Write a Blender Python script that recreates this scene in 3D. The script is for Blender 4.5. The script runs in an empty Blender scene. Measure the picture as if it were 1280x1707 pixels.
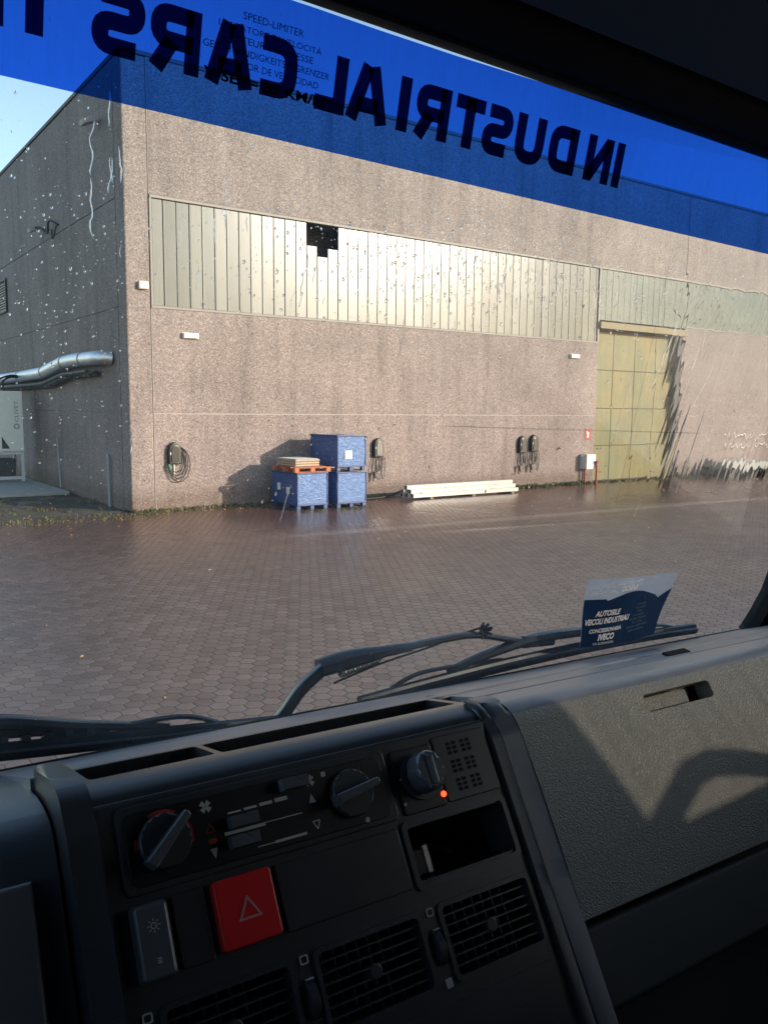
import bpy, bmesh, math, random
from mathutils import Vector, Matrix, noise
random.seed(7)
sc = bpy.context.scene
COL = sc.collection

# ------------------------------------------------------------------ camera
EYE = Vector((0, 0, 2.4))
cam_d = bpy.data.cameras.new('camera'); cam = bpy.data.objects.new('camera', cam_d); COL.objects.link(cam)
cam_d.sensor_fit = 'VERTICAL'; cam_d.sensor_height = 24; cam_d.lens = 24 * 1386 / 1707
cam_d.clip_start = 0.02; cam_d.clip_end = 2000
RC = Matrix(((0.81481857, 0.0638136, -0.57619313), (-0.57963974, 0.1058079, -0.8079743), (0.00940604, 0.9923369, 0.12320314)))
cam.matrix_world = Matrix.Translation(EYE) @ RC.to_4x4()
sc.camera = cam

# ------------------------------------------------------------------ sky and sun (low winter sun from behind right)
SUN = Vector((.72, -1, .33)).normalized()
elev = math.asin(SUN.z); azim = math.atan2(SUN.x, SUN.y)
w = bpy.data.worlds.new('World'); sc.world = w; w.use_nodes = True
nt = w.node_tree; bg = nt.nodes['Background']
sky = nt.nodes.new('ShaderNodeTexSky'); sky.sky_type = 'NISHITA'; sky.sun_disc = False
sky.sun_elevation = elev; sky.sun_rotation = azim; sky.air_density = 1.0; sky.dust_density = .7; sky.ozone_density = 1.0
nt.links.new(sky.outputs[0], bg.inputs[0]); bg.inputs[1].default_value = 0.15
sl = bpy.data.lights.new('sun', 'SUN'); sl.energy = 2.9; sl.angle = math.radians(.5); sl.color = (1, .88, .775)
so = bpy.data.objects.new('sun', sl); COL.objects.link(so); so.location = (20, -20, 20)
so.rotation_euler = (-SUN).to_track_quat('-Z', 'Y').to_euler()
sc.view_settings.view_transform = 'Standard'; sc.view_settings.look = 'None'; sc.view_settings.exposure = 1.0; sc.view_settings.gamma = 1
sc.cycles.max_bounces = 10; sc.cycles.transparent_max_bounces = 24; sc.cycles.transmission_bounces = 10
sc.cycles.diffuse_bounces = 5; sc.cycles.glossy_bounces = 4
sc.cycles.use_denoising = True; sc.cycles.sample_clamp_indirect = 6

# ------------------------------------------------------------------ node materials
class N:
    def __init__(s, name):
        s.m = bpy.data.materials.new(name); s.m.use_nodes = True; s.t = s.m.node_tree; s.n = s.t.nodes
        s.b = s.n['Principled BSDF']; s.out = s.n['Material Output']
    def new(s, typ, **k):
        n = s.n.new('ShaderNode' + typ)
        for a, v in k.items(): setattr(n, a, v)
        return n
    def link(s, a, b): s.t.links.new(a, b)
    def put(s, sock, v):
        if hasattr(v, 'is_output'): s.link(v, sock)
        elif isinstance(v, (tuple, list)) and len(v) == 3 and sock.type == 'RGBA': sock.default_value = (*v, 1)
        else: sock.default_value = v
    def math(s, op, a, b=0.0, c=None, clamp=False):
        n = s.new('Math', operation=op, use_clamp=clamp); s.put(n.inputs[0], a); s.put(n.inputs[1], b)
        if c is not None: s.put(n.inputs[2], c)
        return n.outputs[0]
    def vmath(s, op, a, b=(0, 0, 0), o=0):
        n = s.new('VectorMath', operation=op); s.put(n.inputs[0], a); s.put(n.inputs[1], b)
        return n.outputs['Value' if op in ('DOT_PRODUCT', 'LENGTH') else 'Vector']
    def coord(s, scale=(1, 1, 1), kind='Object'):
        tc = s.new('TexCoord'); mp = s.new('Mapping'); s.link(tc.outputs[kind], mp.inputs[0]); mp.inputs['Scale'].default_value = scale
        return mp.outputs[0]
    def noise(s, vec, scale, detail=3, rough=.5, dist=0):
        n = s.new('TexNoise'); s.link(vec, n.inputs['Vector']); n.inputs['Scale'].default_value = scale
        n.inputs['Detail'].default_value = detail; n.inputs['Roughness'].default_value = rough; n.inputs['Distortion'].default_value = dist
        return n.outputs['Fac']
    def voro(s, vec, scale, feature='F1', rand=1, out='Distance'):
        n = s.new('TexVoronoi', feature=feature); s.link(vec, n.inputs['Vector']); n.inputs['Scale'].default_value = scale
        n.inputs['Randomness'].default_value = rand
        return n.outputs[out]
    def ramp(s, fac, stops, interp='LINEAR'):
        n = s.new('ValToRGB'); s.put(n.inputs[0], fac); r = n.color_ramp; r.interpolation = interp
        while len(r.elements) < len(stops): r.elements.new(.5)
        for e, (p, c) in zip(r.elements, stops):
            e.position = p; e.color = (c, c, c, 1) if isinstance(c, (int, float)) else (*c, 1)
        return n.outputs[0]
    def mix(s, fac, a, b, mode='MIX'):
        n = s.new('Mix', data_type='RGBA', blend_type=mode)
        s.put(n.inputs[0], fac); s.put(n.inputs[6], a); s.put(n.inputs[7], b)
        return n.outputs[2]
    def bump(s, h, strength=.5, dist=.01):
        n = s.new('Bump'); s.link(h, n.inputs['Height']); n.inputs['Strength'].default_value = strength; n.inputs['Distance'].default_value = dist
        s.link(n.outputs[0], s.b.inputs['Normal']); return n
    def base(s, c): s.put(s.b.inputs['Base Color'], c)
    def rough(s, c): s.put(s.b.inputs['Roughness'], c)

def simple(name, col, rough=.5, metal=0, var=.12, nscale=40, bump=.0, spec=.5):
    m = N(name); co = m.coord()
    n = m.noise(co, nscale, 4)
    m.base(m.mix(n, tuple(c * (1 - var) for c in col), tuple(min(1, c * (1 + var)) for c in col)))
    m.rough(m.math('MULTIPLY_ADD', n, .16, rough - .08)); m.b.inputs['Metallic'].default_value = metal
    m.b.inputs['Specular IOR Level'].default_value = spec
    if bump: m.bump(n, bump, .002)
    return m.m

def concrete(name, side=False):
    m = N(name); co = m.coord()
    agg = m.voro(co, 44, out='Color'); sep = m.new('SeparateColor'); m.link(agg, sep.inputs[0])
    fine = m.noise(co, 26, 4, .75); big = m.noise(co, .55, 4, .6)
    st = m.coord((1.6, 1.6, .12)); streak = m.noise(st, 1.6, 4, .6)
    c = m.ramp(sep.outputs[0], [(0, (.125, .105, .097)), (.25, (.195, .168, .154)), (.62, (.232, .202, .185)), (.86, (.275, .242, .224)), (1, (.36, .325, .30))])
    f = m.ramp(fine, [(.30, .66), (.46, .97), (.70, 1.13)])
    c = m.mix(.72, c, f, 'MULTIPLY')
    # rose-buff tint low on the panels, greyer above, rain streaks
    geo = m.new('SeparateXYZ'); m.link(co, geo.inputs[0])
    low = m.ramp(m.math('MULTIPLY', geo.outputs[2], .1), [(.0, (1.10, .98, .95)), (.35, (1.05, .98, .95)), (.72, (.96, .97, .97)), (1, (.93, .96, .98))])
    c = m.mix(1, c, low, 'MULTIPLY')
    c = m.mix(1, c, m.ramp(big, [(.3, .83), (.5, .98), (.7, 1.12)]), 'MULTIPLY')
    c = m.mix(1, c, m.ramp(streak, [(.30, .72), (.42, .93), (.55, 1.03)]), 'MULTIPLY')
    spl = m.math('ADD', geo.outputs[2], m.math('MULTIPLY', big, -.5)); c = m.mix(1, c, m.ramp(spl, [(0, (.66, .62, .56)), (.35, (1, 1, 1))]), 'MULTIPLY')
    m.base(c); m.rough(.82)
    m.bump(m.math('ADD', sep.outputs[0], m.math('MULTIPLY', fine, 1.2)), .55, .012)
    return m.m

def paving():
    m = N('wet_hexagon_paving'); co = m.coord((6.3, 6.3, 6.3)); p = m.vmath('ADD', co, (4000, 4000 * 1.7320508, 0))
    p = m.vmath('MULTIPLY', p, (1, 1, 0))
    # slightly wavy courses
    wv = m.new('TexNoise'); m.link(co, wv.inputs['Vector']); wv.inputs['Scale'].default_value = .9; wv.inputs['Detail'].default_value = 1
    wobble = m.vmath('SCALE', m.vmath('SUBTRACT', wv.outputs['Color'], (.5, .5, .5))); wobble.node.inputs['Scale'].default_value = .16
    wobble = m.vmath('MULTIPLY', wobble, (1, 1, 0))
    fr = m.new('TexNoise'); m.link(co, fr.inputs['Vector']); fr.inputs['Scale'].default_value = 9; fr.inputs['Detail'].default_value = 2
    wob2 = m.vmath('SCALE', m.vmath('SUBTRACT', fr.outputs['Color'], (.5, .5, .5))); wob2.node.inputs['Scale'].default_value = .09
    wob2 = m.vmath('MULTIPLY', wob2, (1, 1, 0))
    p = m.vmath('ADD', m.vmath('ADD', p, wobble), wob2)
    r = (1, 1.7320508, 1); h = (.5, .8660254, .5)
    a = m.vmath('SUBTRACT', m.vmath('MODULO', p, r), h); b = m.vmath('SUBTRACT', m.vmath('MODULO', m.vmath('SUBTRACT', p, h), r), h)
    a = m.vmath('MULTIPLY', a, (1, 1, 0)); b = m.vmath('MULTIPLY', b, (1, 1, 0))
    fac = m.math('LESS_THAN', m.vmath('DOT_PRODUCT', b, b), m.vmath('DOT_PRODUCT', a, a))
    mx = m.new('Mix', data_type='VECTOR'); m.link(fac, mx.inputs[0]); m.link(a, mx.inputs[4]); m.link(b, mx.inputs[5]); g = mx.outputs[1]
    ab = m.vmath('ABSOLUTE', g); sx = m.new('SeparateXYZ'); m.link(ab, sx.inputs[0])
    d = m.math('MAXIMUM', sx.outputs[0], m.math('ADD', m.math('MULTIPLY', sx.outputs[0], .5), m.math('MULTIPLY', sx.outputs[1], .8660254)))
    cid = m.vmath('SUBTRACT', p, g); rid = m.vmath('FLOOR', m.vmath('ADD', m.vmath('MULTIPLY', cid, (2, 1.1547005, 0)), (.5, .5, .5)))
    wn = m.new('TexWhiteNoise'); m.link(rid, wn.inputs['Vector'])
    joint = m.ramp(d, [(.45, 0), (.492, 1)])
    real = m.coord(); grit = m.noise(real, 130, 3, .7); blot = m.noise(real, .35, 4, .6); mid = m.noise(real, 3, 3, .6)
    c = m.mix(wn.outputs['Value'], (.102, .066, .052), (.146, .102, .083))
    # rosier and darker (wetter) towards the building, greyer near the truck
    sy = m.new('SeparateXYZ'); m.link(real, sy.inputs[0])
    near = m.ramp(m.math('MULTIPLY_ADD', m.math('SUBTRACT', blot, .5), .35, m.math('MULTIPLY', sy.outputs[1], .05)), [(.25, (1.12, 1.20, 1.24)), (.6, (1, .98, .96)), (.86, (.98, .66, .55))])
    c = m.mix(1, c, near, 'MULTIPLY')
    c = m.mix(1, c, m.ramp(grit, [(.25, .55), (.5, 1), (.75, 1.55)]), 'MULTIPLY')
    c = m.mix(1, c, m.ramp(mid, [(.3, .82), (.7, 1.15)]), 'MULTIPLY')
    c = m.mix(1, c, m.ramp(blot, [(.35, .88), (.65, 1.12)]), 'MULTIPLY')
    c = m.mix(m.math('MULTIPLY', joint, .80), c, (.026, .022, .019))
    stn = m.noise(real, 1.1, 4, .7, .6); stain = m.ramp(stn, [(.60, 0), (.68, 1)]); c = m.mix(m.math('MULTIPLY', stain, .45), c, (.05, .038, .033))
    fleck = m.ramp(m.voro(real, 2.3), [(.012, 1), (.02, 0)]); c = m.mix(m.math('MULTIPLY', fleck, .7), c, (.5, .42, .33))
    # pale tyre track scuffed across the pavers
    tr = m.math('ABSOLUTE', m.math('SUBTRACT', sy.outputs[1], m.math('ADD', m.math('MULTIPLY', sy.outputs[0], -.055), m.math('ADD', m.math('MULTIPLY', mid, .35), 13.85))))
    trk = m.math('MULTIPLY', m.ramp(tr, [(.0, 1), (.32, 0)]), m.ramp(m.math('MULTIPLY', sy.outputs[0], .05), [(.33, 0), (.45, 1)]))
    c = m.mix(m.math('MULTIPLY', trk, .38), c, (.42, .36, .31))
    m.base(c)
    wet = m.ramp(m.math('MULTIPLY', sy.outputs[1], .05), [(.55, 1.0), (.84, .42)])
    m.rough(m.math('ADD', m.math('MULTIPLY', m.ramp(blot, [(.35, .34), (.65, .52)]), wet), m.math('SUBTRACT', m.math('MULTIPLY', joint, .3), m.math('MULTIPLY', stain, .12))))
    m.b.inputs['Specular IOR Level'].default_value = .55
    hgt = m.math('ADD', m.ramp(d, [(.36, 1), (.455, .75), (.49, 0)]), m.math('ADD', m.math('MULTIPLY', grit, .3), m.math('MULTIPLY', wn.outputs['Value'], .12)))
    m.bump(hgt, .7, .008)
    return m.m

def plastic(name, col, rough=.45, grain=900, gs=.35, spec=.5, leather=False):
    m = N(name); co = m.coord()
    if leather:
        wq = m.new('TexNoise'); m.link(co, wq.inputs['Vector']); wq.inputs['Scale'].default_value = 130
        e = m.voro(m.vmath('ADD', co, m.vmath('SCALE', wq.outputs['Color'])), 310, 'DISTANCE_TO_EDGE'); n2 = m.noise(co, 190, 3, .6, 1.2)
        [n for n in m.n if n.type == 'VECT_MATH' and n.operation == 'SCALE'][0].inputs['Scale'].default_value = .006
        wr = m.noise(co, 420, 2, .6, .6)
        hgt = m.math('ADD', m.ramp(e, [(0, 0), (.2, 1)]), m.math('ADD', m.math('MULTIPLY', n2, 1.6), wr))
        m.bump(hgt, gs, .0012)
        m.base(m.mix(m.ramp(hgt, [(.9, 0), (2.2, 1)]), tuple(c * .8 for c in col), tuple(c * 1.15 for c in col)))
        m.rough(m.math('MULTIPLY_ADD', n2, .2, rough - .1))
    else:
        n = m.noise(co, grain, 2, .6); big = m.noise(co, 9, 4, .65)
        m.base(m.mix(big, tuple(c * .78 for c in col), tuple(c * 1.25 for c in col)))
        m.rough(m.math('MULTIPLY_ADD', big, .22, rough - .11)); m.bump(n, gs, .0006)
    m.b.inputs['Specular IOR Level'].default_value = spec
    return m.m

def glassy(name, tint, gloss=1.0, streak=False, haze=0):
    m = N(name); m.n.remove(m.b)
    t = m.new('BsdfTransparent'); g = m.new('BsdfGlossy'); g.inputs['Roughness'].default_value = .02
    fr = m.new('Fresnel'); fr.inputs['IOR'].default_value = 1.45; mx = m.new('MixShader')
    if streak:
        co = m.coord((1, 1, 1)); mp = m.new('Mapping'); m.link(co, mp.inputs[0]); mp.inputs['Rotation'].default_value = (math.radians(28), 0, 0); mp.inputs['Scale'].default_value = (1, 60, 5)
        n = m.noise(mp.outputs[0], 1.0, 4, .6); m.link(m.ramp(n, [(.36, (.70, .70, .68)), (.6, tint)]), t.inputs[0])
    else: t.inputs[0].default_value = (*tint, 1)
    tt = t.outputs[0]
    if haze:
        dd = m.new('BsdfTranslucent'); dd.inputs[0].default_value = (.75, .78, .8, 1); hz_ = m.new('MixShader'); co = m.coord((1, 1, .6)); n1 = m.noise(co, 7, 5, .65, .8); n2 = m.noise(co, 300, 2)
        m.link(m.math('MULTIPLY', m.ramp(n1, [(.35, .004), (.7, haze)]), m.ramp(n2, [(.3, .6), (.7, 1.5)])), hz_.inputs[0]); m.link(t.outputs[0], hz_.inputs[1]); m.link(dd.outputs[0], hz_.inputs[2]); tt = hz_.outputs[0]
    m.link(m.math('MULTIPLY', fr.outputs[0], gloss), mx.inputs[0]); m.link(tt, mx.inputs[1]); m.link(g.outputs[0], mx.inputs[2]); m.link(mx.outputs[0], m.out.inputs[0])
    return m.m

def film():
    m = N('blue_window_film'); m.n.remove(m.b)
    t = m.new('BsdfTransparent'); t.inputs[0].default_value = (.026, .140, .66, 1)
    d = m.new('BsdfTranslucent'); d.inputs[0].default_value = (.012, .075, .42, 1)
    mx = m.new('MixShader'); co = m.coord((30, 1, 4)); n = m.noise(co, 6, 4, .6)
    m.link(m.ramp(n, [(.3, .10), (.7, .20)]), mx.inputs[0]); m.link(t.outputs[0], mx.inputs[1]); m.link(d.outputs[0], mx.inputs[2]); m.link(mx.outputs[0], m.out.inputs[0])
    return m.m

def milky():
    m = N('clear_pouch_plastic'); m.n.remove(m.b); t = m.new('BsdfTransparent'); t.inputs[0].default_value = (.86, .92, 1, 1); d = m.new('BsdfTranslucent'); d.inputs[0].default_value = (.62, .72, .85, 1)
    d2 = m.new('BsdfDiffuse'); d2.inputs[0].default_value = (.62, .72, .85, 1); g = m.new('BsdfGlossy'); g.inputs[1].default_value = .12; x = m.new('MixShader'); y = m.new('MixShader'); z = m.new('MixShader'); y.inputs[0].default_value = .5; z.inputs[0].default_value = .06
    m.link(d.outputs[0], y.inputs[1]); m.link(d2.outputs[0], y.inputs[2]); x.inputs[0].default_value = .42; m.link(t.outputs[0], x.inputs[1]); m.link(y.outputs[0], x.inputs[2]); m.link(x.outputs[0], z.inputs[1]); m.link(g.outputs[0], z.inputs[2]); m.link(z.outputs[0], m.out.inputs[0]); return m.m

def ink():
    m = N('navy_vinyl_lettering'); m.n.remove(m.b); t = m.new('BsdfTransparent'); t.inputs[0].default_value = (.05, .025, .09, 1); d = m.new('BsdfDiffuse'); d.inputs[0].default_value = (.03, .04, .20, 1)
    x = m.new('MixShader'); x.inputs[0].default_value = .5; m.link(t.outputs[0], x.inputs[1]); m.link(d.outputs[0], x.inputs[2]); m.link(x.outputs[0], m.out.inputs[0]); return m.m

def earth():
    m = N('mossy_earth'); co = m.coord(); n = m.noise(co, 1.3, 5, .7); f = m.noise(co, 22, 4, .75)
    c = m.mix(m.ramp(n, [(.42, 0), (.60, 1)]), (.075, .062, .045), (.05, .058, .026)); m.base(m.mix(1, c, m.ramp(f, [(.3, .45), (.5, 1), (.72, 1.9)]), 'MULTIPLY')); m.rough(.95); m.bump(f, 1, .05); return m.m

def water():
    m = N('rain_water'); m.n.remove(m.b); g = m.new('BsdfGlass'); g.inputs['IOR'].default_value = 1.33; g.inputs['Roughness'].default_value = 0
    m.link(g.outputs[0], m.out.inputs[0]); return m.m

def channel_glass():
    m = N('channel_glass'); co = m.coord(); rib = m.coord((60, 60, .6)); n = m.noise(rib, 3, 3, .6); v = m.noise(co, .7, 3)
    geo = m.new('ObjectInfo')
    sx = m.new('SeparateXYZ'); m.link(co, sx.inputs[0])
    idx = m.new('TexWhiteNoise', noise_dimensions='1D'); m.link(m.math('FLOOR', m.math('DIVIDE', m.math('SUBTRACT', sx.outputs[0], 7.12), .309)), idx.inputs['W'])
    c = m.mix(idx.outputs['Value'], (.085, .098, .088), (.125, .135, .115))
    c = m.mix(m.math('GREATER_THAN', sx.outputs[0], 15.55), c, (.066, .095, .085))
    c = m.mix(1, c, m.ramp(n, [(.3, .72), (.7, 1.18)]), 'MULTIPLY'); c = m.mix(1, c, m.ramp(v, [(.3, .85), (.7, 1.1)]), 'MULTIPLY')
    m.base(c); m.rough(m.math('MULTIPLY_ADD', idx.outputs['Value'], .05, .25)); m.b.inputs['Specular IOR Level'].default_value = .46
    m.b.inputs['Coat Weight'].default_value = .0
    m.bump(n, .12, .002)
    return m.m

def wrapfilm(name, c1, c2):
    m = N(name); co = m.coord(); cr = m.noise(m.coord((1, 1, 3.2)), 7, 5, .7, 1.8); n2 = m.noise(co, 3, 3)
    m.base(m.mix(m.ramp(cr, [(.42, 0), (.68, 1)]), c1, c2)); m.rough(.28); m.bump(cr, .8, .05); m.b.inputs['Specular IOR Level'].default_value = .6
    return m.m

def rivets_gate():
    m = N('olive_gate_paint'); co = m.coord(); n = m.noise(co, 1.1, 5, .65); st = m.noise(m.coord((2, 2, .2)), 3, 4, .6); f = m.noise(co, 60, 3)
    c = m.mix(m.ramp(n, [(.38, 0), (.62, 1)]), (.175, .145, .045), (.13, .13, .052)); c = m.mix(1, c, m.ramp(st, [(.3, .82), (.65, 1.08)]), 'MULTIPLY'); c = m.mix(1, c, m.ramp(f, [(.3, .93), (.7, 1.05)]), 'MULTIPLY')
    m.base(c); m.rough(.6); return m.m

M = dict(
    conc=concrete('exposed_aggregate_concrete'), mortar=simple('pale_joint_mortar', (.33, .295, .265), .85), pave=paving(),
    channel=channel_glass(), galv=simple('galvanised_trim', (.22, .205, .18), .6, 0), dark=simple('dark_void', (.012, .013, .014), .9),
    murk=wrapfilm('murky_interior', (.008, .008, .007), (.16, .13, .11)), gate=rivets_gate(), brass=simple('ochre_beam_paint', (.16, .128, .055), .6), roofm=simple('roof_sheet', (.08, .08, .08), .7),
    cream=simple('cream_plastic', (.62, .58, .5), .5), white=simple('white_plastic', (.6, .59, .56), .4), black=simple('black_plastic', (.018, .018, .019), .35),
    blackgl=simple('gloss_black_plastic', (.03, .03, .03), .2), rubber=simple('cable_rubber', (.012, .012, .012), .6), green=simple('green_connector', (.03, .16, .08), .4),
    blue=wrapfilm('blue_stretch_wrap', (.012, .055, .24), (.07, .16, .38)), blued=simple('blue_plastic_wrap', (.015, .045, .15), .45, 0, .3, 5),
    wraplit=wrapfilm('sunlit_blue_wrap', (.09, .17, .38), (.27, .37, .56)), paper=simple('paper_label', (.7, .68, .62), .7), orange=simple('orange_pallet_paint', (.42, .13, .05), .7, 0, .3, 18),  # crate fronts: sunlight and film sheen painted in as a paler blue
    wood=simple('weathered_wood', (.24, .17, .11), .8, 0, .3, 14), card=simple('brown_paper_packs', (.38, .29, .21), .7, 0, .3, 8, .4), beam=simple('white_painted_profile', (.50, .47, .42), .3, 0, .12, 5),
    red=simple('red_paint', (.28, .04, .03), .5), steel=simple('steel', (.45, .44, .42), .35, 1), duct=simple('aluminium_cladding', (.60, .61, .63), .46, 1, .15, 6), grey=simple('grey_paint', (.3, .31, .32), .5),
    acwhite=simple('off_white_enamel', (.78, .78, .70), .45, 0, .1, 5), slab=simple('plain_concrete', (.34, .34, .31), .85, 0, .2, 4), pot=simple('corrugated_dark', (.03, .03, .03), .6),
    leaf=simple('dry_leaf', (.36, .24, .09), .7, 0, .4, 3), grass=simple('grass_blade', (.075, .085, .028), .7, 0, .4, 2), moss=earth(),
    dash=plastic('dash_plastic', (.11, .115, .125), .34, 900, .3), consm=plastic('console_plastic', (.042, .044, .048), .31, 900, .25), panel=plastic('control_panel_black', (.009, .009, .010), .38, 700, .15),
    glove=plastic('leather_grain_plastic', (.30, .282, .235), .36, leather=True, gs=.6), gtop=plastic('glovebox_top_plastic', (.26, .26, .275), .34, 900, .3), lower=plastic('lower_dash_plastic', (.03, .032, .034), .6, 700, .3),
    trim=plastic('black_rubber_trim', (.010, .010, .011), .8, 500, .2, .25), liner=plastic('roof_lining', (.035, .062, .10), .8, 400, .5), knob=plastic('knob_plastic', (.05, .052, .055), .3, 800, .1, .5),
    knobd=plastic('knob_bar_plastic', (.11, .115, .125), .22, 800, .1, .6),
    hazard=simple('hazard_red', (.80, .016, .02), .35, 0, .06, 200), mark=simple('pale_marking', (.5, .5, .44), .6), markred=simple('red_marking', (.32, .02, .015), .6),
    navy=ink(), blackink=simple('black_lettering', (.001, .002, .010), .9, spec=.05), film=film(),
    pane=glassy('windshield_glass', (.95, .97, .96), .12, haze=.055), spane=glassy('wet_side_glass', (.95, .96, .95), .8, True), water=water(),
    clear=milky(), pnavy=simple('navy_print', (.006, .028, .085), .16, 0, .15, 20), ptext=simple('white_print', (.8, .82, .85), .5),
    wmetal=simple('wiper_arm_paint', (.028, .032, .042), .24, 0, .1, 60), wrub=simple('wiper_rubber', (.008, .008, .008), .25), body=simple('cab_outer_paint', (.5, .51, .52), .35),
)
lm = N('indicator_light'); lm.b.inputs['Base Color'].default_value = (.6, .04, .02, 1); lm.b.inputs['Emission Color'].default_value = (1, .07, .02, 1); lm.b.inputs['Emission Strength'].default_value = 1.6; M['led'] = lm.m

# ------------------------------------------------------------------ mesh helpers
def finish(name, bm, m, parent=None, smooth=False, sharp=35, wn=True):
    bmesh.ops.recalc_face_normals(bm, faces=bm.faces)
    me = bpy.data.meshes.new(name); bm.to_mesh(me); bm.free()
    for k in (m if isinstance(m, (list, tuple)) else [m]): me.materials.append(M[k] if isinstance(k, str) else k)
    if smooth:
        me.polygons.foreach_set('use_smooth', [True] * len(me.polygons))
        try: me.set_sharp_from_angle(angle=math.radians(sharp))
        except Exception: pass
    o = bpy.data.objects.new(name, me); COL.objects.link(o)
    if parent is not None: o.parent = parent
    if smooth and wn: md = o.modifiers.new('weighted_normals', 'WEIGHTED_NORMAL'); md.keep_sharp = True; md.weight = 100
    return o
def empty(name, loc=(0, 0, 0), rz=0):
    o = bpy.data.objects.new(name, None); COL.objects.link(o); o.location = loc; o.rotation_euler = (0, 0, rz); o.empty_display_size = .2
    return o
def tag(o, label=None, cat=None, group=None, kind=None):
    if label: o['label'] = label
    if cat: o['category'] = cat
    if group: o['group'] = group
    if kind: o['kind'] = kind
    return o
def B(): return bmesh.new()
def box(bm, a, b, bev=0, T=None, mi=0, seg=2):
    x0, y0, z0 = a; x1, y1, z1 = b
    vs = [bm.verts.new(p) for p in ((x0, y0, z0), (x1, y0, z0), (x1, y1, z0), (x0, y1, z0), (x0, y0, z1), (x1, y0, z1), (x1, y1, z1), (x0, y1, z1))]
    fs = [bm.faces.new([vs[i] for i in f]) for f in ((0, 3, 2, 1), (4, 5, 6, 7), (0, 1, 5, 4), (1, 2, 6, 5), (2, 3, 7, 6), (3, 0, 4, 7))]
    for f in fs: f.material_index = mi
    allv = set(vs)
    if bev:
        r = bmesh.ops.bevel(bm, geom=list({e for f in fs for e in f.edges}), offset=bev, segments=seg, profile=.5, affect='EDGES')
        allv = {v for v in allv if v.is_valid} | set(r['verts'])
        for f in r['faces']: f.material_index = mi
    if T is not None:
        for v in allv: v.co = T @ v.co
    return bm
def prism(bm, poly, h0, h1, bev=0, T=None, mi=0, seg=2):
    """extrude a 2-D outline from h0 to h1 in local z, the top rim rounded"""
    lo = [bm.verts.new((x, y, h0)) for x, y in poly]; hi = [bm.verts.new((x, y, h1)) for x, y in poly]
    n = len(poly); f0 = bm.faces.new(lo[::-1]); f1 = bm.faces.new(hi); fs = [f0, f1]
    for i in range(n): fs.append(bm.faces.new((lo[i], lo[(i + 1) % n], hi[(i + 1) % n], hi[i])))
    for f in fs: f.material_index = mi
    allv = set(lo + hi)
    if bev:
        r = bmesh.ops.bevel(bm, geom=list(f1.edges), offset=bev, segments=seg, profile=.5, affect='EDGES')
        allv = {v for v in allv if v.is_valid} | set(r['verts'])
        for f in r['faces']: f.material_index = mi
    if T is not None:
        for v in allv: v.co = T @ v.co
    return bm
def rrect(x0, y0, x1, y1, r=.003, k=4):
    pts = []
    for cx, cy, a0 in ((x1 - r, y1 - r, 0), (x0 + r, y1 - r, 90), (x0 + r, y0 + r, 180), (x1 - r, y0 + r, 270)):
        for i in range(k + 1):
            a = math.radians(a0 + 90 * i / k); pts.append((cx + r * math.cos(a), cy + r * math.sin(a)))
    return pts
def circ(cx, cy, r, n=32, a0=0, a1=360):
    full = (a1 - a0) >= 360; k = n if full else n + 1
    return [(cx + r * math.cos(math.radians(a0 + (a1 - a0) * i / n)), cy + r * math.sin(math.radians(a0 + (a1 - a0) * i / n))) for i in range(k)]
def tube(bm, pts, r, n=8, mi=0, flat=1.0, up=None):
    pts = [Vector(p) for p in pts]; rings = []; prev = None
    for i, p in enumerate(pts):
        t = (pts[min(i + 1, len(pts) - 1)] - pts[max(i - 1, 0)]).normalized()
        a = (up if up is not None else (prev if prev is not None else (Vector((0, 0, 1)) if abs(t.z) < .9 else Vector((1, 0, 0)))))
        a = (a - t * a.dot(t)).normalized(); prev = a; b = t.cross(a); rr = r[i] if isinstance(r, (list, tuple)) else r
        rings.append([bm.verts.new(p + (a * math.cos(2 * math.pi * k / n) * flat + b * math.sin(2 * math.pi * k / n)) * rr) for k in range(n)])
    for A, C in zip(rings, rings[1:]):
        for k in range(n): bm.faces.new((A[k], A[(k + 1) % n], C[(k + 1) % n], C[k])).material_index = mi
    bm.faces.new(rings[0][::-1]).material_index = mi; bm.faces.new(rings[-1]).material_index = mi
    return bm
def loft(bm, prof, x0, x1, mi=0, cap=True):
    """sweep a (y, z) outline sideways from x0 to x1"""
    A = [bm.verts.new((x0, y, z)) for y, z in prof]; C = [bm.verts.new((x1, y, z)) for y, z in prof]; n = len(prof)
    for i in range(n): bm.faces.new((A[i], A[(i + 1) % n], C[(i + 1) % n], C[i])).material_index = mi
    if cap: bm.faces.new(A[::-1]); bm.faces.new(C)
    return bm
def roundpoly(pts, r, k=4):
    """round every corner of a closed (or open) outline; r may be one radius or one per corner"""
    out = []; n = len(pts)
    for i in range(n):
        p0, p, p1 = Vector(pts[i - 1]), Vector(pts[i]), Vector(pts[(i + 1) % n]); rr = r[i] if isinstance(r, (list, tuple)) else r
        if rr <= 0: out.append(tuple(p)); continue
        a = (p0 - p); b = (p1 - p); d = min(rr, a.length * .49, b.length * .49); A = p + a.normalized() * d; C = p + b.normalized() * d
        for j in range(k + 1):
            t = j / k; out.append(tuple((1 - t) ** 2 * A + 2 * t * (1 - t) * p + t * t * C))
    return out
def smooth_path(pts, k=6):
    P = [Vector(p) for p in pts]; out = []
    for i in range(len(P) - 1):
        a, b, c, d = P[max(i - 1, 0)], P[i], P[i + 1], P[min(i + 2, len(P) - 1)]
        for j in range(k):
            t = j / k; out.append(.5 * ((2 * b) + (c - a) * t + (2 * a - 5 * b + 4 * c - d) * t * t + (3 * b - a - 3 * c + d) * t ** 3))
    out.append(P[-1]); return out
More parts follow.
